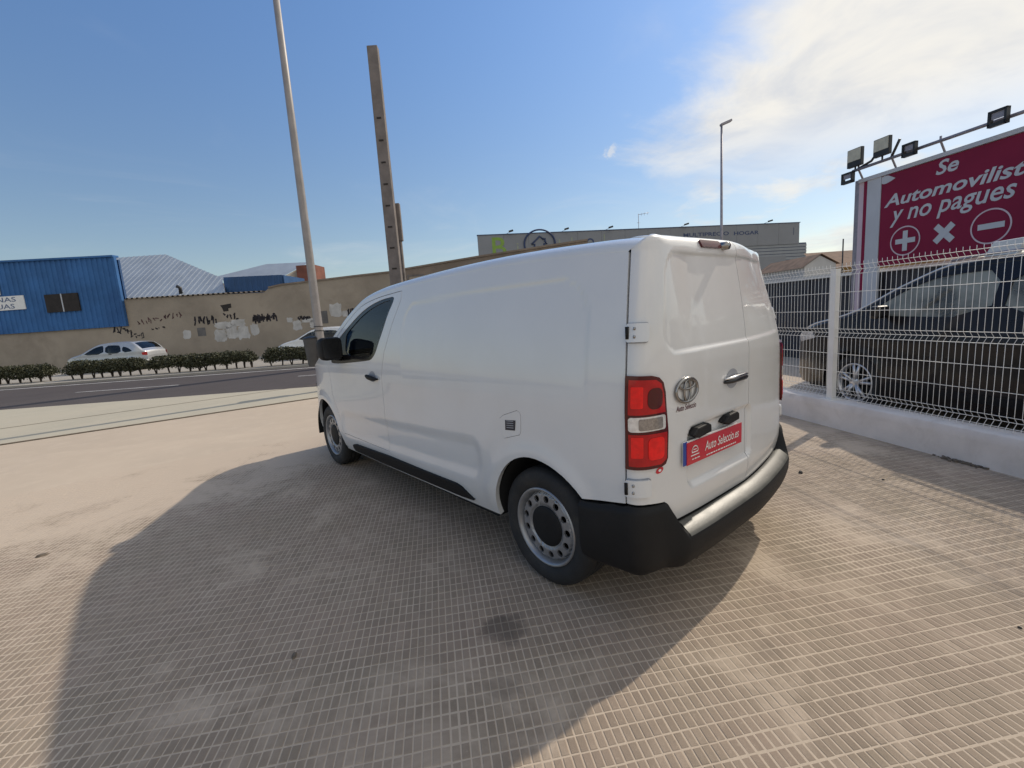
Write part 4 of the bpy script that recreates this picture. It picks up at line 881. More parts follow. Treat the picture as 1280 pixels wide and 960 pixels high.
    und = MB(); und.box(.28, W - .28, .15, Lc - .15, .17, .62); ctr(und.obj('added_dark_core', 'liner', root))
    ty = MB().lathe([(.03, wr * .66), (.004, wr * .74), (0, wr * .86), (.016, wr * .96), (.045, wr), (.18, wr), (.2, wr * .95)], 'x', n=40).mesh('tyre'); ty.materials.append(M['rubber'])
    rm = MB().lathe([(.02, wr * .69), (.01, wr * .67), (.02, wr * .63), (.09, wr * .60)], 'x', n=40)
    for k in range(spokes):
        for da in (-.17, .17):
            a = 2 * math.pi * k / spokes + .3; d0 = Vector((0, math.cos(a + da * .3), math.sin(a + da * .3))); d1 = Vector((0, math.cos(a + da), math.sin(a + da)))
            rm.tube([Vector((.03, 0, 0)) + d0 * wr * .12, Vector((.02, 0, 0)) + d1 * wr * .63], [wr * .07, wr * .05], 5)
    rm.lathe([(.02, wr * .17), (.012, wr * .10), (.010, .001)], 'x', n=20); rm = rm.mesh('rim'); rm.materials.append(M['alloy'])
    bk = MB().lathe([(.075, .001), (.075, wr * .6)], 'x', n=24).mesh('brake_disc'); bk.materials.append(M['liner'])
    for a in axles:
        for mir in (0, 1):
            e = empty('wheel'); e.parent = root; e.location = ((.04 if not mir else W - .04) - W / 2, a - Lc / 2, wr); e.rotation_euler = (.4 * a, 0, math.pi * mir)
            for nm, me in (('tyre', ty), ('rim', rm), ('brake_disc', bk)): link(bpy.data.objects.new(nm, me), e)
            lw = MB(); P = arc_(a); n_ = len(P); xs_ = (.05, .40) if not mir else (W - .05, W - .40)
            lw.add([(xx, y, z) for xx in xs_ for y, z in P], [(i, i + 1, n_ + i + 1, n_ + i) for i in range(n_ - 1)] + [tuple(n_ + i for i in range(n_))], True); ctr(lw.obj('wheel_well', 'liner', root))
    def onside(nm, poly, mt, off=.006, both=True):
        for mir in ((None, W) if both else (None,)): ctr(panel(nm, poly, [], side, LEFT, mt, root, res=.06, lip=.01, mirror=mir, off=off))
    def part(nm, mb, mt, **k): return ctr(mb.obj(nm, mt, root, **k))
    if extras: extras(onside, part, side, cap, W, Lc)
    return root
def suv_x(onside, part, side, cap, W, Lc):
    onside('headlamp', [(4.02, .90), (4.42, .82), (4.46, .90), (4.40, .97), (4.10, .98)], 'lens_clear')
    onside('door_handle', rr2(2.22, 2.40, 1.02, 1.05, .012), 'black_plastic', .02); onside('door_handle', rr2(1.15, 1.33, 1.02, 1.05, .012), 'black_plastic', .02)
    onside('wheel_trim', [(2.95, .34), (2.95, .42), (1.30, .42), (1.30, .34)], 'black_plastic', .012)
    for mir in (0, 1):
        mm = MB(); xs = (-.19, .0) if not mir else (W, W + .19); mm.box(xs[0] + (.05 if not mir else -.05), xs[1] + (.05 if not mir else -.05), 2.98, 3.10, 1.16, 1.31); part('wing_mirror', mm, 'paint_black', bevel=.035)
        tr = MB(); tr.tube([tuple(cap(y, .62).reshape(3) * ([1, 1, 1] if not mir else [-1, 1, 1]) + np.array([0 if not mir else W, 0, .006])) for y in np.linspace(2.5, 4.3, 26)], .011, 6); part('edge_glint', tr, 'alloy')  # bright strip added to imitate sun glint along bonnet and pillar edges
        rr = MB(); x = .27 if not mir else W - .27; rr.tube([(x, y, float(cap(y, .9).reshape(-1)[2]) + .035) for y in np.linspace(.75, 2.55, 10)], .014, 6); part('glint_rail', rr, 'galv')  # rail added for the sun glint along the roof edge
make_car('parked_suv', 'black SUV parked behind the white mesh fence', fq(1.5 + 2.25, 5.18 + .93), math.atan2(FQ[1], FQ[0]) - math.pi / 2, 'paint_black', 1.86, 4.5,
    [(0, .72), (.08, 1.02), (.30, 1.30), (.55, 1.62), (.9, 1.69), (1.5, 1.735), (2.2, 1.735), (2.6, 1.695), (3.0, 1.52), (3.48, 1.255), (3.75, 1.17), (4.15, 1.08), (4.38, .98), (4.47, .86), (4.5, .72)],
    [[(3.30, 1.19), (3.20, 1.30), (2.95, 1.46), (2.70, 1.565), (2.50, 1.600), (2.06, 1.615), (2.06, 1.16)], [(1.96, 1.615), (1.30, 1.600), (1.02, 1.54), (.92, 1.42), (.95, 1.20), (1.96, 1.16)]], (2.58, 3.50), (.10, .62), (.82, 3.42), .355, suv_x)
ct = empty('roof_sign', fq(3.75, 6.0, 1.76)); tag(ct, 'small white blank signboard standing on the black SUV\'s roof', 'sign')
mb = MB(); c0 = np.array(fq(4.18, 6.1, 0)); mb.prism([(-.17, 0), (.13, 0), (.19, .16), (-.09, .15)], lambda a, b, t: tuple(np.array(fq(4.02 - a, 6.05 + t, 1.765 + b)))
    , 0., .05); o = mb.obj('board', 'print_white', ct, bevel=.008); o.location = [-c for c in ct.location]
def hatch_x(onside, part, side, cap, W, Lc):
    onside('tail_lamp', [(.02, .72), (.02, .90), (.22, .86), (.20, .74)], 'tail_red', .01)
    b = MB(); b.box(.05, W - .05, -.02, .10, .36, .52); part('rear_bumper', b, 'paint_silver', bevel=.03)
    p = MB(); p.box(W / 2 - .42, W / 2 + .42, -.028, .03, .53, .60); part('plate_recess', p, 'black_plastic')
    onside('door_handle', rr2(1.62, 1.78, .86, .885, .01), 'black_plastic', .015)
hrz = math.atan2(S1[1], S1[0]) + math.pi / 2   # nose towards -s
make_car('parked_hatchback', 'silver hatchback parked behind the low hedge against the graffiti wall', sd(-19.9, 23.6), hrz, 'paint_silver', 1.70, 4.1,
    [(0, .62), (.06, .86), (.22, 1.02), (.42, 1.22), (.62, 1.36), (1.1, 1.41), (1.9, 1.42), (2.3, 1.37), (2.7, 1.20), (3.1, .99), (3.3, .93), (3.8, .80), (4.03, .68), (4.1, .55)],
    [[(3.05, .90), (2.75, 1.08), (2.45, 1.24), (2.20, 1.30), (2.02, 1.31), (2.02, .90)], [(1.94, .90), (1.94, 1.31), (1.35, 1.30), (1.20, 1.24), (1.15, .90)], [(1.08, .92), (1.12, 1.22), (.85, 1.16), (.62, 1.00), (.62, .95)]], (2.22, 3.15), (.24, .60), (.72, 3.28), .30, hatch_x)
make_car('parked_car', 'white car parked against the graffiti wall behind the lamp post', sd(-9.35, 23.6), hrz, 'paint_white', 1.76, 4.3,
    [(0, .62), (.06, .90), (.25, 1.05), (.5, 1.28), (.9, 1.42), (1.5, 1.46), (2.2, 1.44), (2.5, 1.36), (2.9, 1.15), (3.25, .97), (3.5, .92), (4.0, .78), (4.22, .66), (4.3, .55)],
    [[(3.15, .94), (2.85, 1.12), (2.55, 1.27), (2.30, 1.33), (2.10, 1.34), (2.10, .94)], [(2.02, .94), (2.02, 1.34), (1.35, 1.33), (1.05, 1.22), (.95, .98)]], (2.38, 3.30), (.28, .75), (.80, 3.45), .31, hatch_x)
# ---------------------------------------------------------------- poles and bin
M['lamp_paint'] = pmat('lamp_paint', (.29, .27, .265), .5, .2, .12, 3., stain=(.2, .17, .15), stain_amt=.3)
M['concrete'] = pmat('pole_concrete', (.19, .165, .155), .9, 0, .18, 2., bump=.4, bscale=25., stain=(.12, .11, .10), stain_amt=.35)
M['wood'] = pmat('old_wood', (.16, .14, .13), .85, 0, .25, 5., bump=.3)
M['bin_grey'] = pmat('bin_grey', (.055, .055, .058), .5, 0, .15, 5.)
lamp = empty('street_lamp', sd(-4.46, 11.0, 0)); tag(lamp, 'tall grey tapered street lamp column beside the road with a bin on it', 'street lamp'); lx, ly, _ = lamp.location
mb = MB().tube([(0, 0, -.02), (0, 0, .02), (0, 0, 1.0), (0, 0, 6.), (0, 0, 10.5)], [.105, .100, .098, .078, .060], 16); mb.obj('column', 'lamp_paint', lamp)
mb = MB().tube([(0, 0, 10.45), (.1 * S2[0], .1 * S2[1], 10.8), (1.2 * S2[0], 1.2 * S2[1], 11.05)], [.05, .045, .035], 10); ar_ = mb.obj('arm', 'lamp_paint', lamp)
mb = MB().obox((1.5 * S2[0], 1.5 * S2[1], 11.08), (S2[0], S2[1], .1), (S1[0], S1[1], 0), (0, 0, 1), .36, .13, .07); mb.obj('lamp_head', 'galv', lamp, bevel=.04)
for z in (1.42, 1.52): mb = MB().tube([(.100 * math.cos(a), .100 * math.sin(a), z) for a in np.linspace(0, 2 * math.pi, 21)], .010, 6); mb.obj('band', 'lamp_black', lamp)
mb = MB(); mb.box(-.11, .11, -.11, .11, -.02, .02); mb.obj('base_plate', 'lamp_paint', lamp)
bn = empty('litter_bin', sd(-4.66, 10.95, .60)); tag(bn, 'dark grey litter bin strapped to the street lamp column', 'bin')
mb = MB().lathe([(0, .001), (0, .115), (.06, .125), (.62, .170), (.64, .170), (.64, .150), (.10, .110)], 'z', n=24); mb.obj('bucket', 'bin_grey', bn, auto=40)
mb = MB().lathe([(.64, .176), (.665, .176), (.69, .13), (.71, .001)], 'z', n=24); mb.obj('lid', 'lamp_black', bn, auto=40)
mb = MB().tube([(.12 * S1[0], .12 * S1[1], .40), (.2 * S1[0], .2 * S1[1], .42)], .02, 6); mb.obj('bracket', 'lamp_black', bn)
cp = empty('concrete_pole', sd(-4.47, 19.55, 0)); tag(cp, 'tall bare concrete utility pole with slots beyond the road', 'utility pole')
mb = MB(); w0, w1 = .245, .20; Hh = 12.0
def pol(z, k=1.): w = (w0 + (w1 - w0) * z / Hh) * k; return w
rws = []
for z in np.linspace(0, Hh, 14): w = pol(z); rws.append([tuple(np.array((*(S1 * a + S2 * b), z))) for a, b in ((-w, -w * .75), (w, -w * .75), (w, w * .75), (-w, w * .75))])
mb.add([q for r_ in rws for q in r_], [(i * 4 + k, i * 4 + (k + 1) % 4, (i + 1) * 4 + (k + 1) % 4, (i + 1) * 4 + k) for i in range(13) for k in range(4)] + [(52, 53, 54, 55)]); mb.obj('shaft', 'concrete', cp, bevel=.02)
M['slot'] = pmat('slot_dark', (.035, .030, .028), .95, 0, .2)
for k in range(11):
    z = 1.2 + k * .82; w = pol(z); mb = MB(); c = Vector((*(S2 * (-w * .75 - .004)), z)); mb.obox(c, (*S1, 0), (*S2, 0), (0, 0, 1), w * .40, .012, .030); mb.obj('slot', 'slot', cp)
wp = empty('wooden_pole', sd(-4.22, 19.9, 0)); tag(wp, 'short dark pole with a pale cap box behind the concrete pole', 'utility pole')
MB().tube([(0, 0, -.05), (0, 0, 5.0)], [.075, .065], 10).obj('shaft', 'wood', wp)
mb = MB(); mb.obox((0, 0, 5.55), (*S1, 0), (*S2, 0), (0, 0, 1), .115, .11, .75); mb.obj('cap_box', 'concrete', wp, bevel=.03)
rl = empty('road_lamp', sd(11.51, 25.0, .02)); tag(rl, 'thin street lamp with a short head in front of the store', 'street lamp')
MB().tube([(0, 0, 0), (0, 0, 10.2)], [.085, .05], 10).obj('column', 'galv', rl)
mb = MB(); mb.obox((*(S1 * .22), 10.33), (*S1, .35), (*S2, 0), (-.35 * S1[0], -.35 * S1[1], 1), .27, .12, .05); mb.obj('lamp_head', 'galv', rl, bevel=.02)

# ---------------------------------------------------------------- hedges
def leaf_mat(name, c0, c1):
    m = bpy.data.materials.new(name); m.use_nodes = True; t = m.node_tree; b = t.nodes['Principled BSDF']; g = G(t)
    ge = t.nodes.new('ShaderNodeNewGeometry'); f = g.m('MULTIPLY', ge.outputs['Random Per Island'], 1.)
    t.links.new(g.mix(f, c0 + (1,), c1 + (1,)), b.inputs['Base Color']); b.inputs['Roughness'].default_value = .6; return m
M['leaf'] = leaf_mat('hedge_leaf', (.028, .034, .014), (.080, .078, .036)); M['bark'] = pmat('bark', (.06, .045, .035), .9, 0, .25, 9.)
def hedge(s0, s1, lab, dens_=1.0):
    e = empty('hedge', sd((s0 + s1) / 2, 19.55, .02)); tag(e, lab, 'hedge', 'clipped hedges along the far side of the road'); c = np.array(e.location)
    n = int((s1 - s0) * 2300 * dens_); s = rng.uniform(s0, s1, n); u = vnoise(s * 1.6 + 50, s * 0 + 3, 21, 3)
    top = .70 + .06 * (u - .5) * 2 + .02; bot = .27 + .13 * (vnoise(s * 2.3, s * 0 + 8, 22, 3) - .5) * 2
    end = np.minimum(s - s0, s1 - s); top = top - .25 * np.clip(1 - end / .35, 0, 1) ** 2
    r = rng.random(n) ** .5; ang = rng.uniform(0, 2 * math.pi, n); dd = 19.55 + .33 * r * np.cos(ang) + .04 * rng.normal(size=n); zc = (top + bot) / 2 + (top - bot) / 2 * np.clip(1.25 * r * np.sin(ang), -1.04, 1.04) + .03 * rng.normal(size=n)
    L = .038; A = rng.normal(size=(n, 3)); A /= np.linalg.norm(A, axis=1, keepdims=True); B = np.cross(A, rng.normal(size=(n, 3))); B /= np.linalg.norm(B, axis=1, keepdims=True)
    P = np.column_stack([O2 + s[:, None] * S1 + dd[:, None] * S2, zc]) - c
    k = rng.uniform(.7, 1.5, (n, 1)); V = np.stack([P - A * L * k, P + B * L * .5 * k, P + A * L * k, P - B * L * .5 * k], 1).reshape(-1, 3); F = np.arange(4 * n).reshape(n, 4)
    link(bpy.data.objects.new('foliage', np_mesh('foliage', V, F, 'leaf', False)), e)['kind'] = 'stuff'
    x = s0 + .2
    while x < s1 - .1:
        mb = MB(); b = np.array(sd(x, 19.55 + random.uniform(-.08, .08), 0)) - c; b[2] = -.02
        for _ in range(3): mb.tube([b, b + np.array((random.uniform(-.05, .05), random.uniform(-.05, .05), .2)), b + np.array((random.uniform(-.18, .18), random.uniform(-.18, .18), .52))], [.030, .024, .012], 5)
        mb.obj('stem', 'bark', e); x += random.uniform(.30, .52)
hedge(-27.0, -19.25, 'clipped hedge in front of the blue shed, ending at the first gap'); hedge(-18.7, -15.35, 'clipped hedge half hiding the silver hatchback'); hedge(-15.2, -10.75, 'clipped hedge before the graffiti wall between hatchback and gap', 1.0)
hedge(-10.35, -4.0, 'clipped hedge in front of the white car by the lamp post'); hedge(-3.6, 4.0, 'clipped hedge continuing beyond the concrete pole')

# ---------------------------------------------------------------- graffiti wall
M['render_wall'] = pmat('old_render', (.34, .285, .225), .92, 0, .14, .35, bump=.5, bscale=3., stain=(.22, .18, .14), stain_amt=.5, sscale=.45)
M['render_brown'] = pmat('brown_brick', (.235, .185, .145), .92, 0, .2, .8, bump=.5, bscale=6., stain=(.14, .11, .09), stain_amt=.5, sscale=.8)
M['graffiti'] = pmat('graffiti_black', (.035, .03, .035), .8, 0, .3, 2.); M['graffiti_red'] = pmat('graffiti_maroon', (.10, .05, .05), .8, 0, .3, 2.)
M['whitewash'] = pmat('whitewash', (.52, .50, .48), .9, 0, .15, 1.2, stain=(.32, .29, .25), stain_amt=.5, sscale=1.6); M['patch_grey'] = pmat('patch_grey', (.15, .14, .135), .9, 0, .2, 2.)
WD = 28.0
def sbox(mb, s0, s1, d0, d1, z0, z1): return mb.add([sd(s, d, z) for z in (z0, z1) for d in (d0, d1) for s in (s0, s1)], [(0, 2, 3, 1), (4, 5, 7, 6), (0, 1, 5, 4), (2, 6, 7, 3), (0, 4, 6, 2), (1, 3, 7, 5)])
gw = empty('graffiti_wall', sd(-18, WD)); tag(gw, 'long weathered rendered wall with graffiti and whitewash patches', 'wall')
def gch(mb, nm, mt, **k): o = mb.obj(nm, mt, gw, **k); o.location = [-c for c in gw.location]; return o
wallf = lambda a, b, t: sd(a, WD - t, b)
poly = [(-44, 0), (-6.3, 0), (-6.3, 4.42), (-8.5, 4.33), (-11.2, 4.19), (-13.2, 4.10), (-14.0, 3.98), (-14.3, 3.76), (-18, 3.83), (-22.3, 3.90), (-44, 3.9)]
mb = MB().prism(poly, wallf, -.35, 0.); gch(mb, 'wall', 'render_wall')
mb = MB()
for (a0, z0), (a1, z1) in (((-14.0, 3.98), (-13.2, 4.10)), ((-13.2, 4.10), (-11.2, 4.19)), ((-11.2, 4.19), (-8.5, 4.33)), ((-8.5, 4.33), (-6.3, 4.42))): mb.prism([(a0, z0), (a1, z1), (a1, z1 + .09), (a0, z0 + .09)], wallf, -.40, .07)
gch(mb, 'coping', 'render_brown')
def decal(nm, polys, mt, t=.006):
    mb = MB()
    for P in polys: mb.add([sd(a, WD - t, b) for a, b in P], [tuple(range(len(P)))])
    return gch(mb, nm, mt)
def blob(a, b, w, h, n=22):                    # squarish roller patch with a ragged edge
    sq = lambda t: math.copysign(abs(t) ** .45, t)
    return [(a + w / 2 * sq(math.cos(2 * math.pi * k / n)) * random.uniform(.78, 1.12), b + h / 2 * sq(math.sin(2 * math.pi * k / n)) * random.uniform(.78, 1.12)) for k in range(n)]
for a, b, w, h in ((-17.25, 1.42, .75, .75), (-16.55, 1.55, .75, .75), (-15.85, 1.50, .72, .85), (-15.15, 1.62, .5, .7), (-17.0, 2.0, 1.1, .4), (-16.1, 2.10, .9, .45), (-19.25, 1.6, .5, .55), (-12.6, 1.72, .55, .6), (-13.0, 2.05, .35, .3), (-11.6, 1.72, .55, .45), (-11.9, 1.95, .8, .25), (-10.2, 2.45, .75, .8), (-9.6, 2.2, .5, .4)): decal('whitewash_patch', [blob(a, b, w, h)], 'whitewash')
decal('grey_patch', [[(-18.6, 1.45), (-18.1, 1.45), (-18.1, 1.95), (-18.6, 1.95)]], 'patch_grey'); decal('grey_patch', [[(-11.15, 1.7), (-10.72, 1.7), (-10.72, 2.45), (-11.15, 2.45)]], 'patch_grey')
decal('wall_hole', [[(-17.0, 3.18), (-16.35, 3.25), (-16.35, 3.0), (-16.55, 2.98), (-16.55, 2.82), (-16.85, 2.80), (-16.9, 3.0)]], 'slot', .008)
def scrawl(a0, a1, b0, h, n, w, mt, slope=0.):
    mb = MB(); step = (a1 - a0) / n
    for k in range(n):                        # one made-up sign per step: a few joined strokes
        x = a0 + k * step; y = b0 + slope * (x - a0); pts = [(x + random.uniform(0, .85) * step, y + random.choice((0, .25, .5, .75, 1.)) * h + random.uniform(-.08, .08) * h) for _ in range(random.choice((3, 4, 5)))]
        v2, f2 = poly_strip(pts, w)
        for f in f2: mb.add([sd(v2[i][0], WD - .009, v2[i][1]) for i in f], [(0, 1, 2, 3)])
    return gch(mb, 'graffiti', mt)
scrawl(-23.6, -22.2, 2.05, .38, 7, .07, 'graffiti', -.25); scrawl(-22.1, -19.3, 2.35, .30, 12, .05, 'graffiti_red', .12); scrawl(-21.3, -20.4, 2.02, .08, 4, .05, 'graffiti', .1)
scrawl(-18.7, -17.3, 2.15, .42, 8, .08, 'graffiti'); scrawl(-16.9, -16.0, 2.35, .34, 5, .08, 'graffiti'); scrawl(-15.2, -13.75, 2.02, .42, 16, .09, 'graffiti', .05); scrawl(-12.5, -11.75, 2.02, .20, 8, .07, 'graffiti'); scrawl(-22.6, -21.8, 1.6, .35, 4, .05, 'graffiti'); scrawl(-9.5, -8.6, 2.1, .35, 6, .08, 'graffiti')
bw = empty('brick_gable', sd(-2, WD)); tag(bw, 'brown brick gable wall with a small framed window behind the van', 'wall')
def bch(mb, nm, mt, **k): o = mb.obj(nm, mt, bw, **k); o.location = [-c for c in bw.location]; return o
poly = [(-6.28, 0), (5, 0), (5, 5.45), (-1.4, 4.93), (-6.28, 4.47)]; mb = MB().prism(poly, wallf, -.35, .03); bch(mb, 'wall', 'render_brown')
mb = MB().prism([(-6.28, 4.47), (-1.4, 4.93), (5, 5.45), (5, 5.56), (-1.4, 5.03), (-6.28, 4.56)], wallf, -.5, .10); bch(mb, 'verge', 'render_brown')
for a0, a1, b0, b1 in ((-5.75, -4.75, 4.10, 4.18), (-5.75, -5.65, 3.2, 4.10), (-4.85, -4.75, 3.2, 4.10)): mb = MB(); mb.prism([(a0, b0), (a1, b0), (a1, b1), (a0, b1)], wallf, .03, .08); bch(mb, 'window_frame', 'wood')
mb = MB(); mb.prism([(-5.65, 3.2), (-4.85, 3.2), (-4.85, 4.10), (-5.65, 4.10)], wallf, .031, .04); bch(mb, 'window_pane', 'render_wall')

# ---------------------------------------------------------------- blue shed and roofs behind the wall
M['blue_clad'] = pmat('blue_cladding', (.050, .150, .36), .6, 0., .16, .6, spec=.2, stain=(.035, .095, .25), stain_amt=.6, sscale=.35)
M['blue_dark'] = pmat('blue_steel', (.025, .08, .20), .5, .1, .15, .8)
M['roof_grey'] = pmat('roof_sheet', (.42, .46, .50), .45, .3, .08, 1.); M['fibre'] = pmat('fibre_cement', (.12, .105, .09), .9, 0, .2, 2.)
M['cream'] = pmat('cream_wall', (.50, .45, .38), .9, 0, .08, 1.); M['terracotta'] = pmat('terracotta', (.20, .075, .05), .85, 0, .2, 1.5)
def corrugated(poly, mapf, pitch, depth, nm, mt, par, along='b'):
    """ribbed sheet over a convex outline, ribs along b; mapf(a, b, lift)"""
    P = np.array(poly, float); a0, a1 = P[:, 0].min(), P[:, 0].max(); prof = ((0, 0), (.30, 0), (.40, 1), (.75, 1), (.85, 0)); rows = []
    def rng_b(a):
        hits = []
        for i in range(len(P)):
            (x0, y0), (x1, y1) = P[i], P[(i + 1) % len(P)]
            if (x0 - a) * (x1 - a) <= 0 and abs(x1 - x0) > 1e-9: hits.append(y0 + (y1 - y0) * (a - x0) / (x1 - x0))
        return (min(hits), max(hits)) if hits else None
    k = 0; mb = MB(); a = a0
    while a < a1 + pitch:
        for f, h in prof:
            x = min(max(a + f * pitch, a0 + 1e-4), a1 - 1e-4); r = rng_b(x)
            if r: rows.append((mapf(x, r[0], h * depth), mapf(x, r[1], h * depth)))
        a += pitch
    mb.add([q for r in rows for q in r], [(2 * i, 2 * i + 2, 2 * i + 3, 2 * i + 1) for i in range(len(rows) - 1)])
    o = mb.obj(nm, mt, par); o.location = [-c for c in par.location]; return o
bs = empty('blue_shed', sd(-28, WD + .4)); tag(bs, 'blue corrugated steel shed standing over the rendered wall', 'building')
corrugated([(-44, 2.36), (-22.72, 2.34), (-22.62, 6.36), (-44, 6.72)], lambda a, b, h: sd(a, WD - .10 - h, b), .30, .05, 'cladding', 'blue_clad', bs)
mb = MB(); sbox(mb, -43.9, -22.8, WD + .36, WD + .5, 0, 6.25); o = mb.obj('shell', 'blue_dark', bs); o.location = [-c for c in bs.location]
mb = MB(); mb.prism([(-44, 6.70), (-22.6, 6.34), (-22.6, 6.44), (-44, 6.80)], lambda a, b, t: sd(a, WD - .2 - t, b), -.4, .05); o = mb.obj('ridge_trim', 'blue_clad', bs); o.location = [-c for c in bs.location]
mb = MB(); sbox(mb, -22.72, -22.58, WD - .20, WD - .02, 2.34, 6.36); o = mb.obj('corner_trim', 'blue_clad', bs); o.location = [-c for c in bs.location]
for a0, a1 in ((-27.05, -26.08), (-26.02, -25.10)):
    mb = MB(); sbox(mb, a0, a1, WD - .20, WD - .12, 3.42, 4.46); o = mb.obj('window', 'slot', bs); o.location = [-c for c in bs.location]
mb = MB(); sbox(mb, -26.08, -26.02, WD - .22, WD - .12, 3.42, 4.46); o = mb.obj('window_bar', 'sign_white', bs); o.location = [-c for c in bs.location]
sg = empty('wall_sign', sd(-30, WD - .2, 3.8)); tag(sg, 'white sign with blue capital letters on the blue shed', 'sign')
mb = MB(); sbox(mb, -33.2, -28.24, WD - .22, WD - .17, 3.72, 4.52); o = mb.obj('board', 'print_white', sg); o.location = [-c for c in sg.location]
M['sign_ink'] = pmat('sign_ink', (.10, .14, .25), .6, 0, .1, 3.)
for txt, ac, bc, w in (('NAS', -29.27, 4.32, 1.15), ('UAS', -29.37, 3.93, 1.05)):
    o = text_on('lettering', txt, 'sign_ink', sg, lambda a, b: sd(ac + a, WD - .226, bc + b), .27, w, offset=.008); o.location = [-c for c in sg.location]
s2 = empty('wall_sign', sd(-30.5, WD - .2, 4.62)); tag(s2, 'blank white panel above the lettered sign on the blue shed', 'sign')
mb = MB(); sbox(mb, -33.2, -29.55, WD - .22, WD - .17, 4.62, 5.52); o = mb.obj('board', 'print_white', s2); o.location = [-c for c in s2.location]
rf = empty('corrugated_roof', sd(-20, WD + 1)); tag(rf, 'pale grey corrugated shed roof sloping up behind the wall', 'building')
RS = .70
corrugated([(-25.5, .30), (-16.75, .30), (-17.75, 1.85), (-23.2, 5.0), (-31.0, 5.0)], lambda a, b, h: sd(a, WD + b, 3.66 + b * RS + h), .36, .022, 'roof', 'roof_grey', rf)
mb = MB(); mb.add([sd(-16.75, WD + .30, 3.80), sd(-17.75, WD + 1.85, 4.93), sd(-23.2, WD + 5, 7.13), sd(-23.2, WD + 5, 0), sd(-16.75, WD + .3, 0)], [(0, 1, 2, 3, 4)]); o = mb.obj('end_wall', 'cream', rf); o.location = [-c for c in rf.location]
corrugated([(-22.5, -.12), (-14.35, -.12), (-14.35, .32), (-22.5, .32)], lambda a, b, h: sd(a, WD + b, 3.90 - .012 * (a + 22.5) + h), .30, .07, 'eave_sheet', 'fibre', rf)
mb = MB().tube([sd(-19.6, WD + .6, 4.05), sd(-19.6, WD + .6, 4.42), sd(-19.75, WD + .5, 4.52)], .10, 8); o = mb.obj('vent_pipe', 'lamp_black', rf); o.location = [-c for c in rf.location]
b2 = empty('blue_container', sd(-15, WD + 1.2)); tag(b2, 'dark blue steel box behind the wall below a pale roof', 'building')
corrugated([(-17.15, 0.), (-13.58, 0.), (-13.58, 4.82), (-17.15, 4.90)], lambda a, b, h: sd(a, WD + 1.0 - h, b), .35, .04, 'cladding', 'blue_dark', b2)
mb = MB(); sbox(mb, -17.2, -13.5, WD + 1.05, WD + 4, 0, 4.80); o = mb.obj('shell', 'blue_dark', b2); o.location = [-c for c in b2.location]
g2 = empty('grey_roof_house', sd(-16, WD + 8)); tag(g2, 'low building with pale pitched roof and terracotta end wall behind the blue box', 'building')
k2 = 36 / 28.
mb = MB(); mb.add([sd(-17.6 * k2, WD + 7, 5.45), sd(-12.95 * k2, WD + 7.0, 5.25), sd(-11.7 * k2, WD + 9, 6.55), sd(-14.3 * k2, WD + 9, 6.62)], [(0, 1, 2, 3)]); o = mb.obj('roof', 'roof_grey', g2); o.location = [-c for c in g2.location]
mb = MB(); mb.add([sd(-12.95 * k2, WD + 7.0, 5.22), sd(-12.95 * k2, WD + 7, 0), sd(-12.0 * k2, WD + 7.6, 0), sd(-11.75 * k2, WD + 8.9, 6.45)], [(0, 1, 2, 3)]); o = mb.obj('end_wall', 'cream', g2); o.location = [-c for c in g2.location]
mb = MB(); sbox(mb, -12.05 * k2, -11.0 * k2, WD + 7.5, WD + 9.5, 0, 6.15); o = mb.obj('terracotta_wall', 'terracotta', g2); o.location = [-c for c in g2.location]
mb = MB(); sbox(mb, -17.4 * k2, -13.1 * k2, WD + 7.2, WD + 9.2, 0, 5.2); o = mb.obj('wall', 'cream', g2); o.location = [-c for c in g2.location]

# ---------------------------------------------------------------- store
M['store_grey'] = pmat('store_panel', (.225, .235, .255), .6, .1, .06, .3, stain=(.18, .19, .20), stain_amt=.3, sscale=.3); M['store_rib'] = pmat('store_ribbed', (.26, .275, .295), .5, .2, .06, .5)
M['green_l'] = pmat('green_letter', (.20, .33, .05), .5, 0, .08, 2.); M['pale_green'] = pmat('pale_green_letter', (.26, .29, .22), .5, 0, .08, 2.); M['navy'] = pmat('navy_letter', (.025, .045, .12), .5, 0, .1, 2.)
SA = O2 + S1 * -2.8 + S2 * 55; SV = S1 * 41.4 + S2 * 6.7; SV /= np.linalg.norm(SV); SN = np.array([-SV[1], SV[0]])
def stp(a, t, z): p = SA + SV * a - SN * t; return (p[0], p[1], z)            # t towards the road
store = empty('store_building', stp(20, 0, 0)); tag(store, 'long grey store building with sign band of green and navy letters', 'building')
def sch(mb, nm, mt, **k): o = mb.obj(nm, mt, store, **k); o.location = [-c for c in store.location]; return o
def stbox(mb, a0, a1, t0, t1, z0, z1): return mb.add([stp(a, t, z) for z in (z0, z1) for t in (t0, t1) for a in (a0, a1)], [(0, 1, 3, 2), (4, 6, 7, 5), (0, 4, 5, 1), (2, 3, 7, 6), (0, 2, 6, 4), (1, 5, 7, 3)])
for k in range(14): mb = MB(); stbox(mb, k * 2.99 + .01, k * 2.99 + 2.98, -.4, 0, 8.05, 10.67); sch(mb, 'panel', 'store_grey')
mb = MB(); stbox(mb, -.05, 41.95, -.45, .06, 10.67, 10.75); sch(mb, 'top_trim', 'navy')
mb = MB(); stbox(mb, 0, 43.05, -18, -.5, 0, 8.2); sch(mb, 'shell', 'store_grey')
for k in range(20): mb = MB(); stbox(mb, 20., 43.08, -.5, -.12 + .05 * (k % 2) * 0, .1 + k * .4, .1 + k * .4 + .33); sch(mb, 'plank', 'store_rib')
mb = MB(); stbox(mb, 20., 43.06, -.5, -.18, 0, 8.19); sch(mb, 'plank_backing', 'navy')
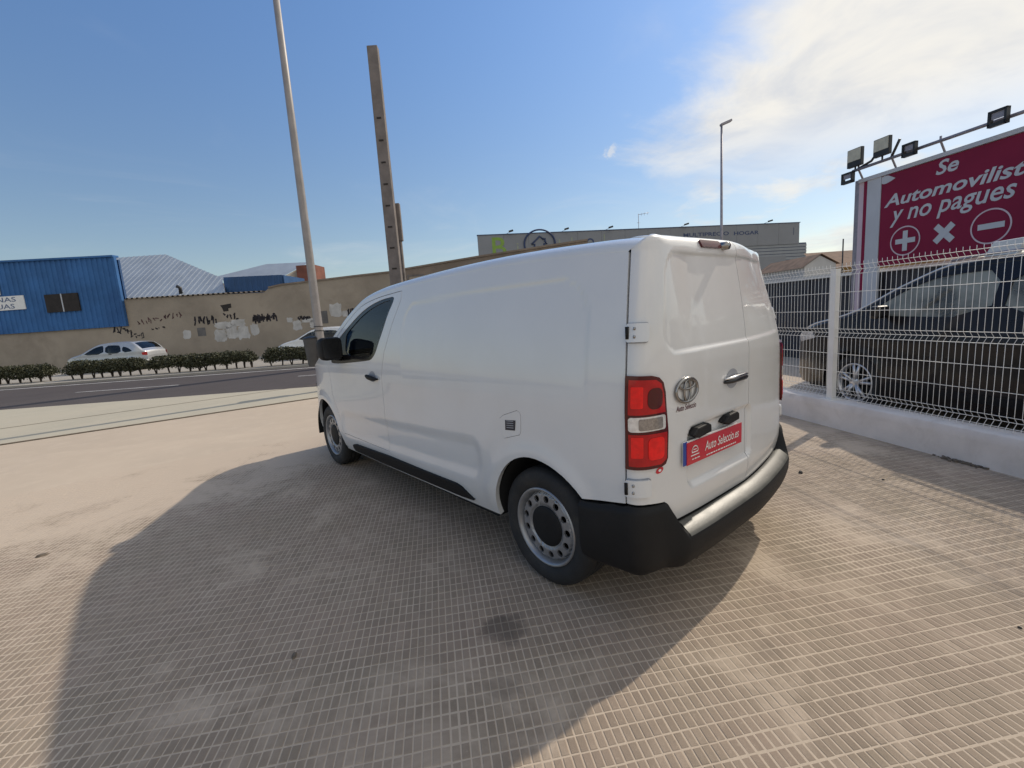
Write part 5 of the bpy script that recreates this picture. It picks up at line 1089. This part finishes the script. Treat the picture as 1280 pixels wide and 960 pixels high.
mb = MB(); stbox(mb, 33.5, 40.0, -.45, -.05, 3.4, 6.6); sch(mb, 'shutter', 'store_grey')
stx = lambda txt, ac, zc, w, h, mt, **k: (lambda o: setattr(o, 'location', [-c for c in store.location]))(text_on('lettering', txt, mt, store, lambda a, b: stp(ac + a, .012, zc + b), h, w, **k))
stx('B', 2.45, 9.27, 1.65, 2.25, 'green_l', offset=.01); stx('i', 4.62, 9.15, .22, 1.0, 'pale_green'); stx('l', 9.70, 9.3, .16, 1.2, 'pale_green'); stx('l', 11.22, 9.45, .16, 1.2, 'pale_green'); stx('o', 13.5, 9.35, 1.0, 1.0, 'navy'); stx('l', 15.3, 9.6, .16, 1.3, 'pale_green')
stx('MULTIPRECIO', 28.7, 9.72, 6.2, .46, 'navy', offset=.02); stx('HOGAR', 34.25, 9.68, 3.5, .46, 'navy', offset=.02)
mb = MB().tube([stp(7.28 + 1.86 * math.cos(a), .10, 9.42 + 1.62 * math.sin(a)) for a in np.linspace(-.25, 2 * math.pi - .55, 40)], .10, 6); sch(mb, 'ring_logo', 'navy')
mb = MB().tube([stp(a, .06, z) for a, z in ((9.1, 8.78), (7.8, 8.65), (7.8, 9.45), (8.15, 9.45), (8.0, 9.62), (7.92, 9.72), (7.92, 10.05), (7.75, 10.05), (7.75, 9.92), (7.3, 10.3), (6.3, 9.42), (6.65, 9.42), (6.62, 8.6))], .10, 5); sch(mb, 'house_logo', 'navy')
mb = MB(); stbox(mb, 41.0, 41.05, 0, .02, 9.2, 10.1); sch(mb, 'mark', 'navy')
for a, where in ((3.85, 'above the green letter B'), (10.49, 'just past the round house logo'), (15.96, 'before the antenna mast'), (25.74, 'above the start of the navy lettering'), (37.23, 'past the end of the word HOGAR')):
    e = empty('roof_floodlight', stp(a, .3, 10.75)); tag(e, 'small floodlight on the store roof edge ' + where, 'floodlight', 'floodlights along the store roof edge')
    mb = MB().tube([stp(a - .55, -.2, 10.72), stp(a, .45, 10.90)], .025, 5); o = mb.obj('arm', 'galv', e); o.location = [-c for c in e.location]
    mb = MB(); mb.obox(stp(a, .5, 10.95), (*SV, .25), (*SN, 0), (-.25 * SV[0], -.25 * SV[1], 1), .24, .15, .09); o = mb.obj('head', 'lamp_black', e); o.location = [-c for c in e.location]
an = empty('roof_antenna', stp(20.2, -1.0, 8.2)); tag(an, 'thin television antenna mast on the store roof', 'antenna')
for pts, r_ in (([(20.2, 8.2), (20.2, 12.66)], .035), ([(20.2, 12.55), (21.6, 12.75)], .025), ([(20.0, 11.6), (20.4, 11.6)], .02), ([(20.6, 12.4), (20.6, 12.75)], .015), ([(21.0, 12.45), (21.0, 12.8)], .015), ([(21.4, 12.5), (21.4, 12.85)], .015)):
    mb = MB().tube([stp(a, -1.0, z) for a, z in pts], r_, 6); o = mb.obj('rod', 'galv', an); o.location = [-c for c in an.location]

# ---------------------------------------------------------------- houses beyond the yard
M['tiles'] = pmat('roof_tiles', (.20, .125, .085), .9, 0, .25, 1.5); M['house_white'] = pmat('house_white', (.50, .49, .48), .9, 0, .06, 1.); M['ochre'] = pmat('ochre_wall', (.42, .26, .09), .85, 0, .15, .8)
hs_ = empty('gable_house', sd(26, 38)); tag(hs_, 'white gabled house with brown tiled roof beyond the yard wall', 'house')
hch = lambda mb, nm, mt: (lambda o: setattr(o, 'location', [-c for c in hs_.location]))(mb.obj(nm, mt, hs_))
mb = MB().prism([(24.2, 0), (26.75, 0), (26.75, 3.8), (25.45, 4.5), (24.2, 3.7)], lambda a, b, t: sd(a, 38 + t, b), 0., 7.); hch(mb, 'wall', 'house_white')
mb = MB(); mb.add([sd(25.45, 37.8, 4.62), sd(25.45, 45, 4.62), sd(27.0, 45, 3.75), sd(27.0, 37.8, 3.75)], [(0, 1, 2, 3)]); mb.add([sd(25.45, 37.8, 4.62), sd(23.9, 37.8, 3.62), sd(23.9, 45, 3.62), sd(25.45, 45, 4.62)], [(0, 1, 2, 3)]); hch(mb, 'roof', 'tiles')
h2 = empty('tiled_house', sd(30, 43)); tag(h2, 'low ochre house with brown tiled roof beside the billboard post', 'house')
h2c = lambda mb, nm, mt: (lambda o: setattr(o, 'location', [-c for c in h2.location]))(mb.obj(nm, mt, h2))
mb = MB(); sbox(mb, 26.9, 40, 40, 46, 0, 3.55); h2c(mb, 'wall', 'ochre'); mb = MB(); mb.add([sd(26.4, 39.5, 3.5), sd(40, 39.5, 3.5), sd(40, 43.5, 5.2), sd(27.6, 43.5, 5.2)], [(0, 1, 2, 3)]); h2c(mb, 'roof', 'tiles')
mp_ = empty('mast', sd(26.85, 37.4, 0)); tag(mp_, 'thin dark mast in front of the gabled house', 'pole'); MB().tube([(0, 0, 0), (0, 0, 5.6)], .05, 6).obj('rod', 'lamp_black', mp_)
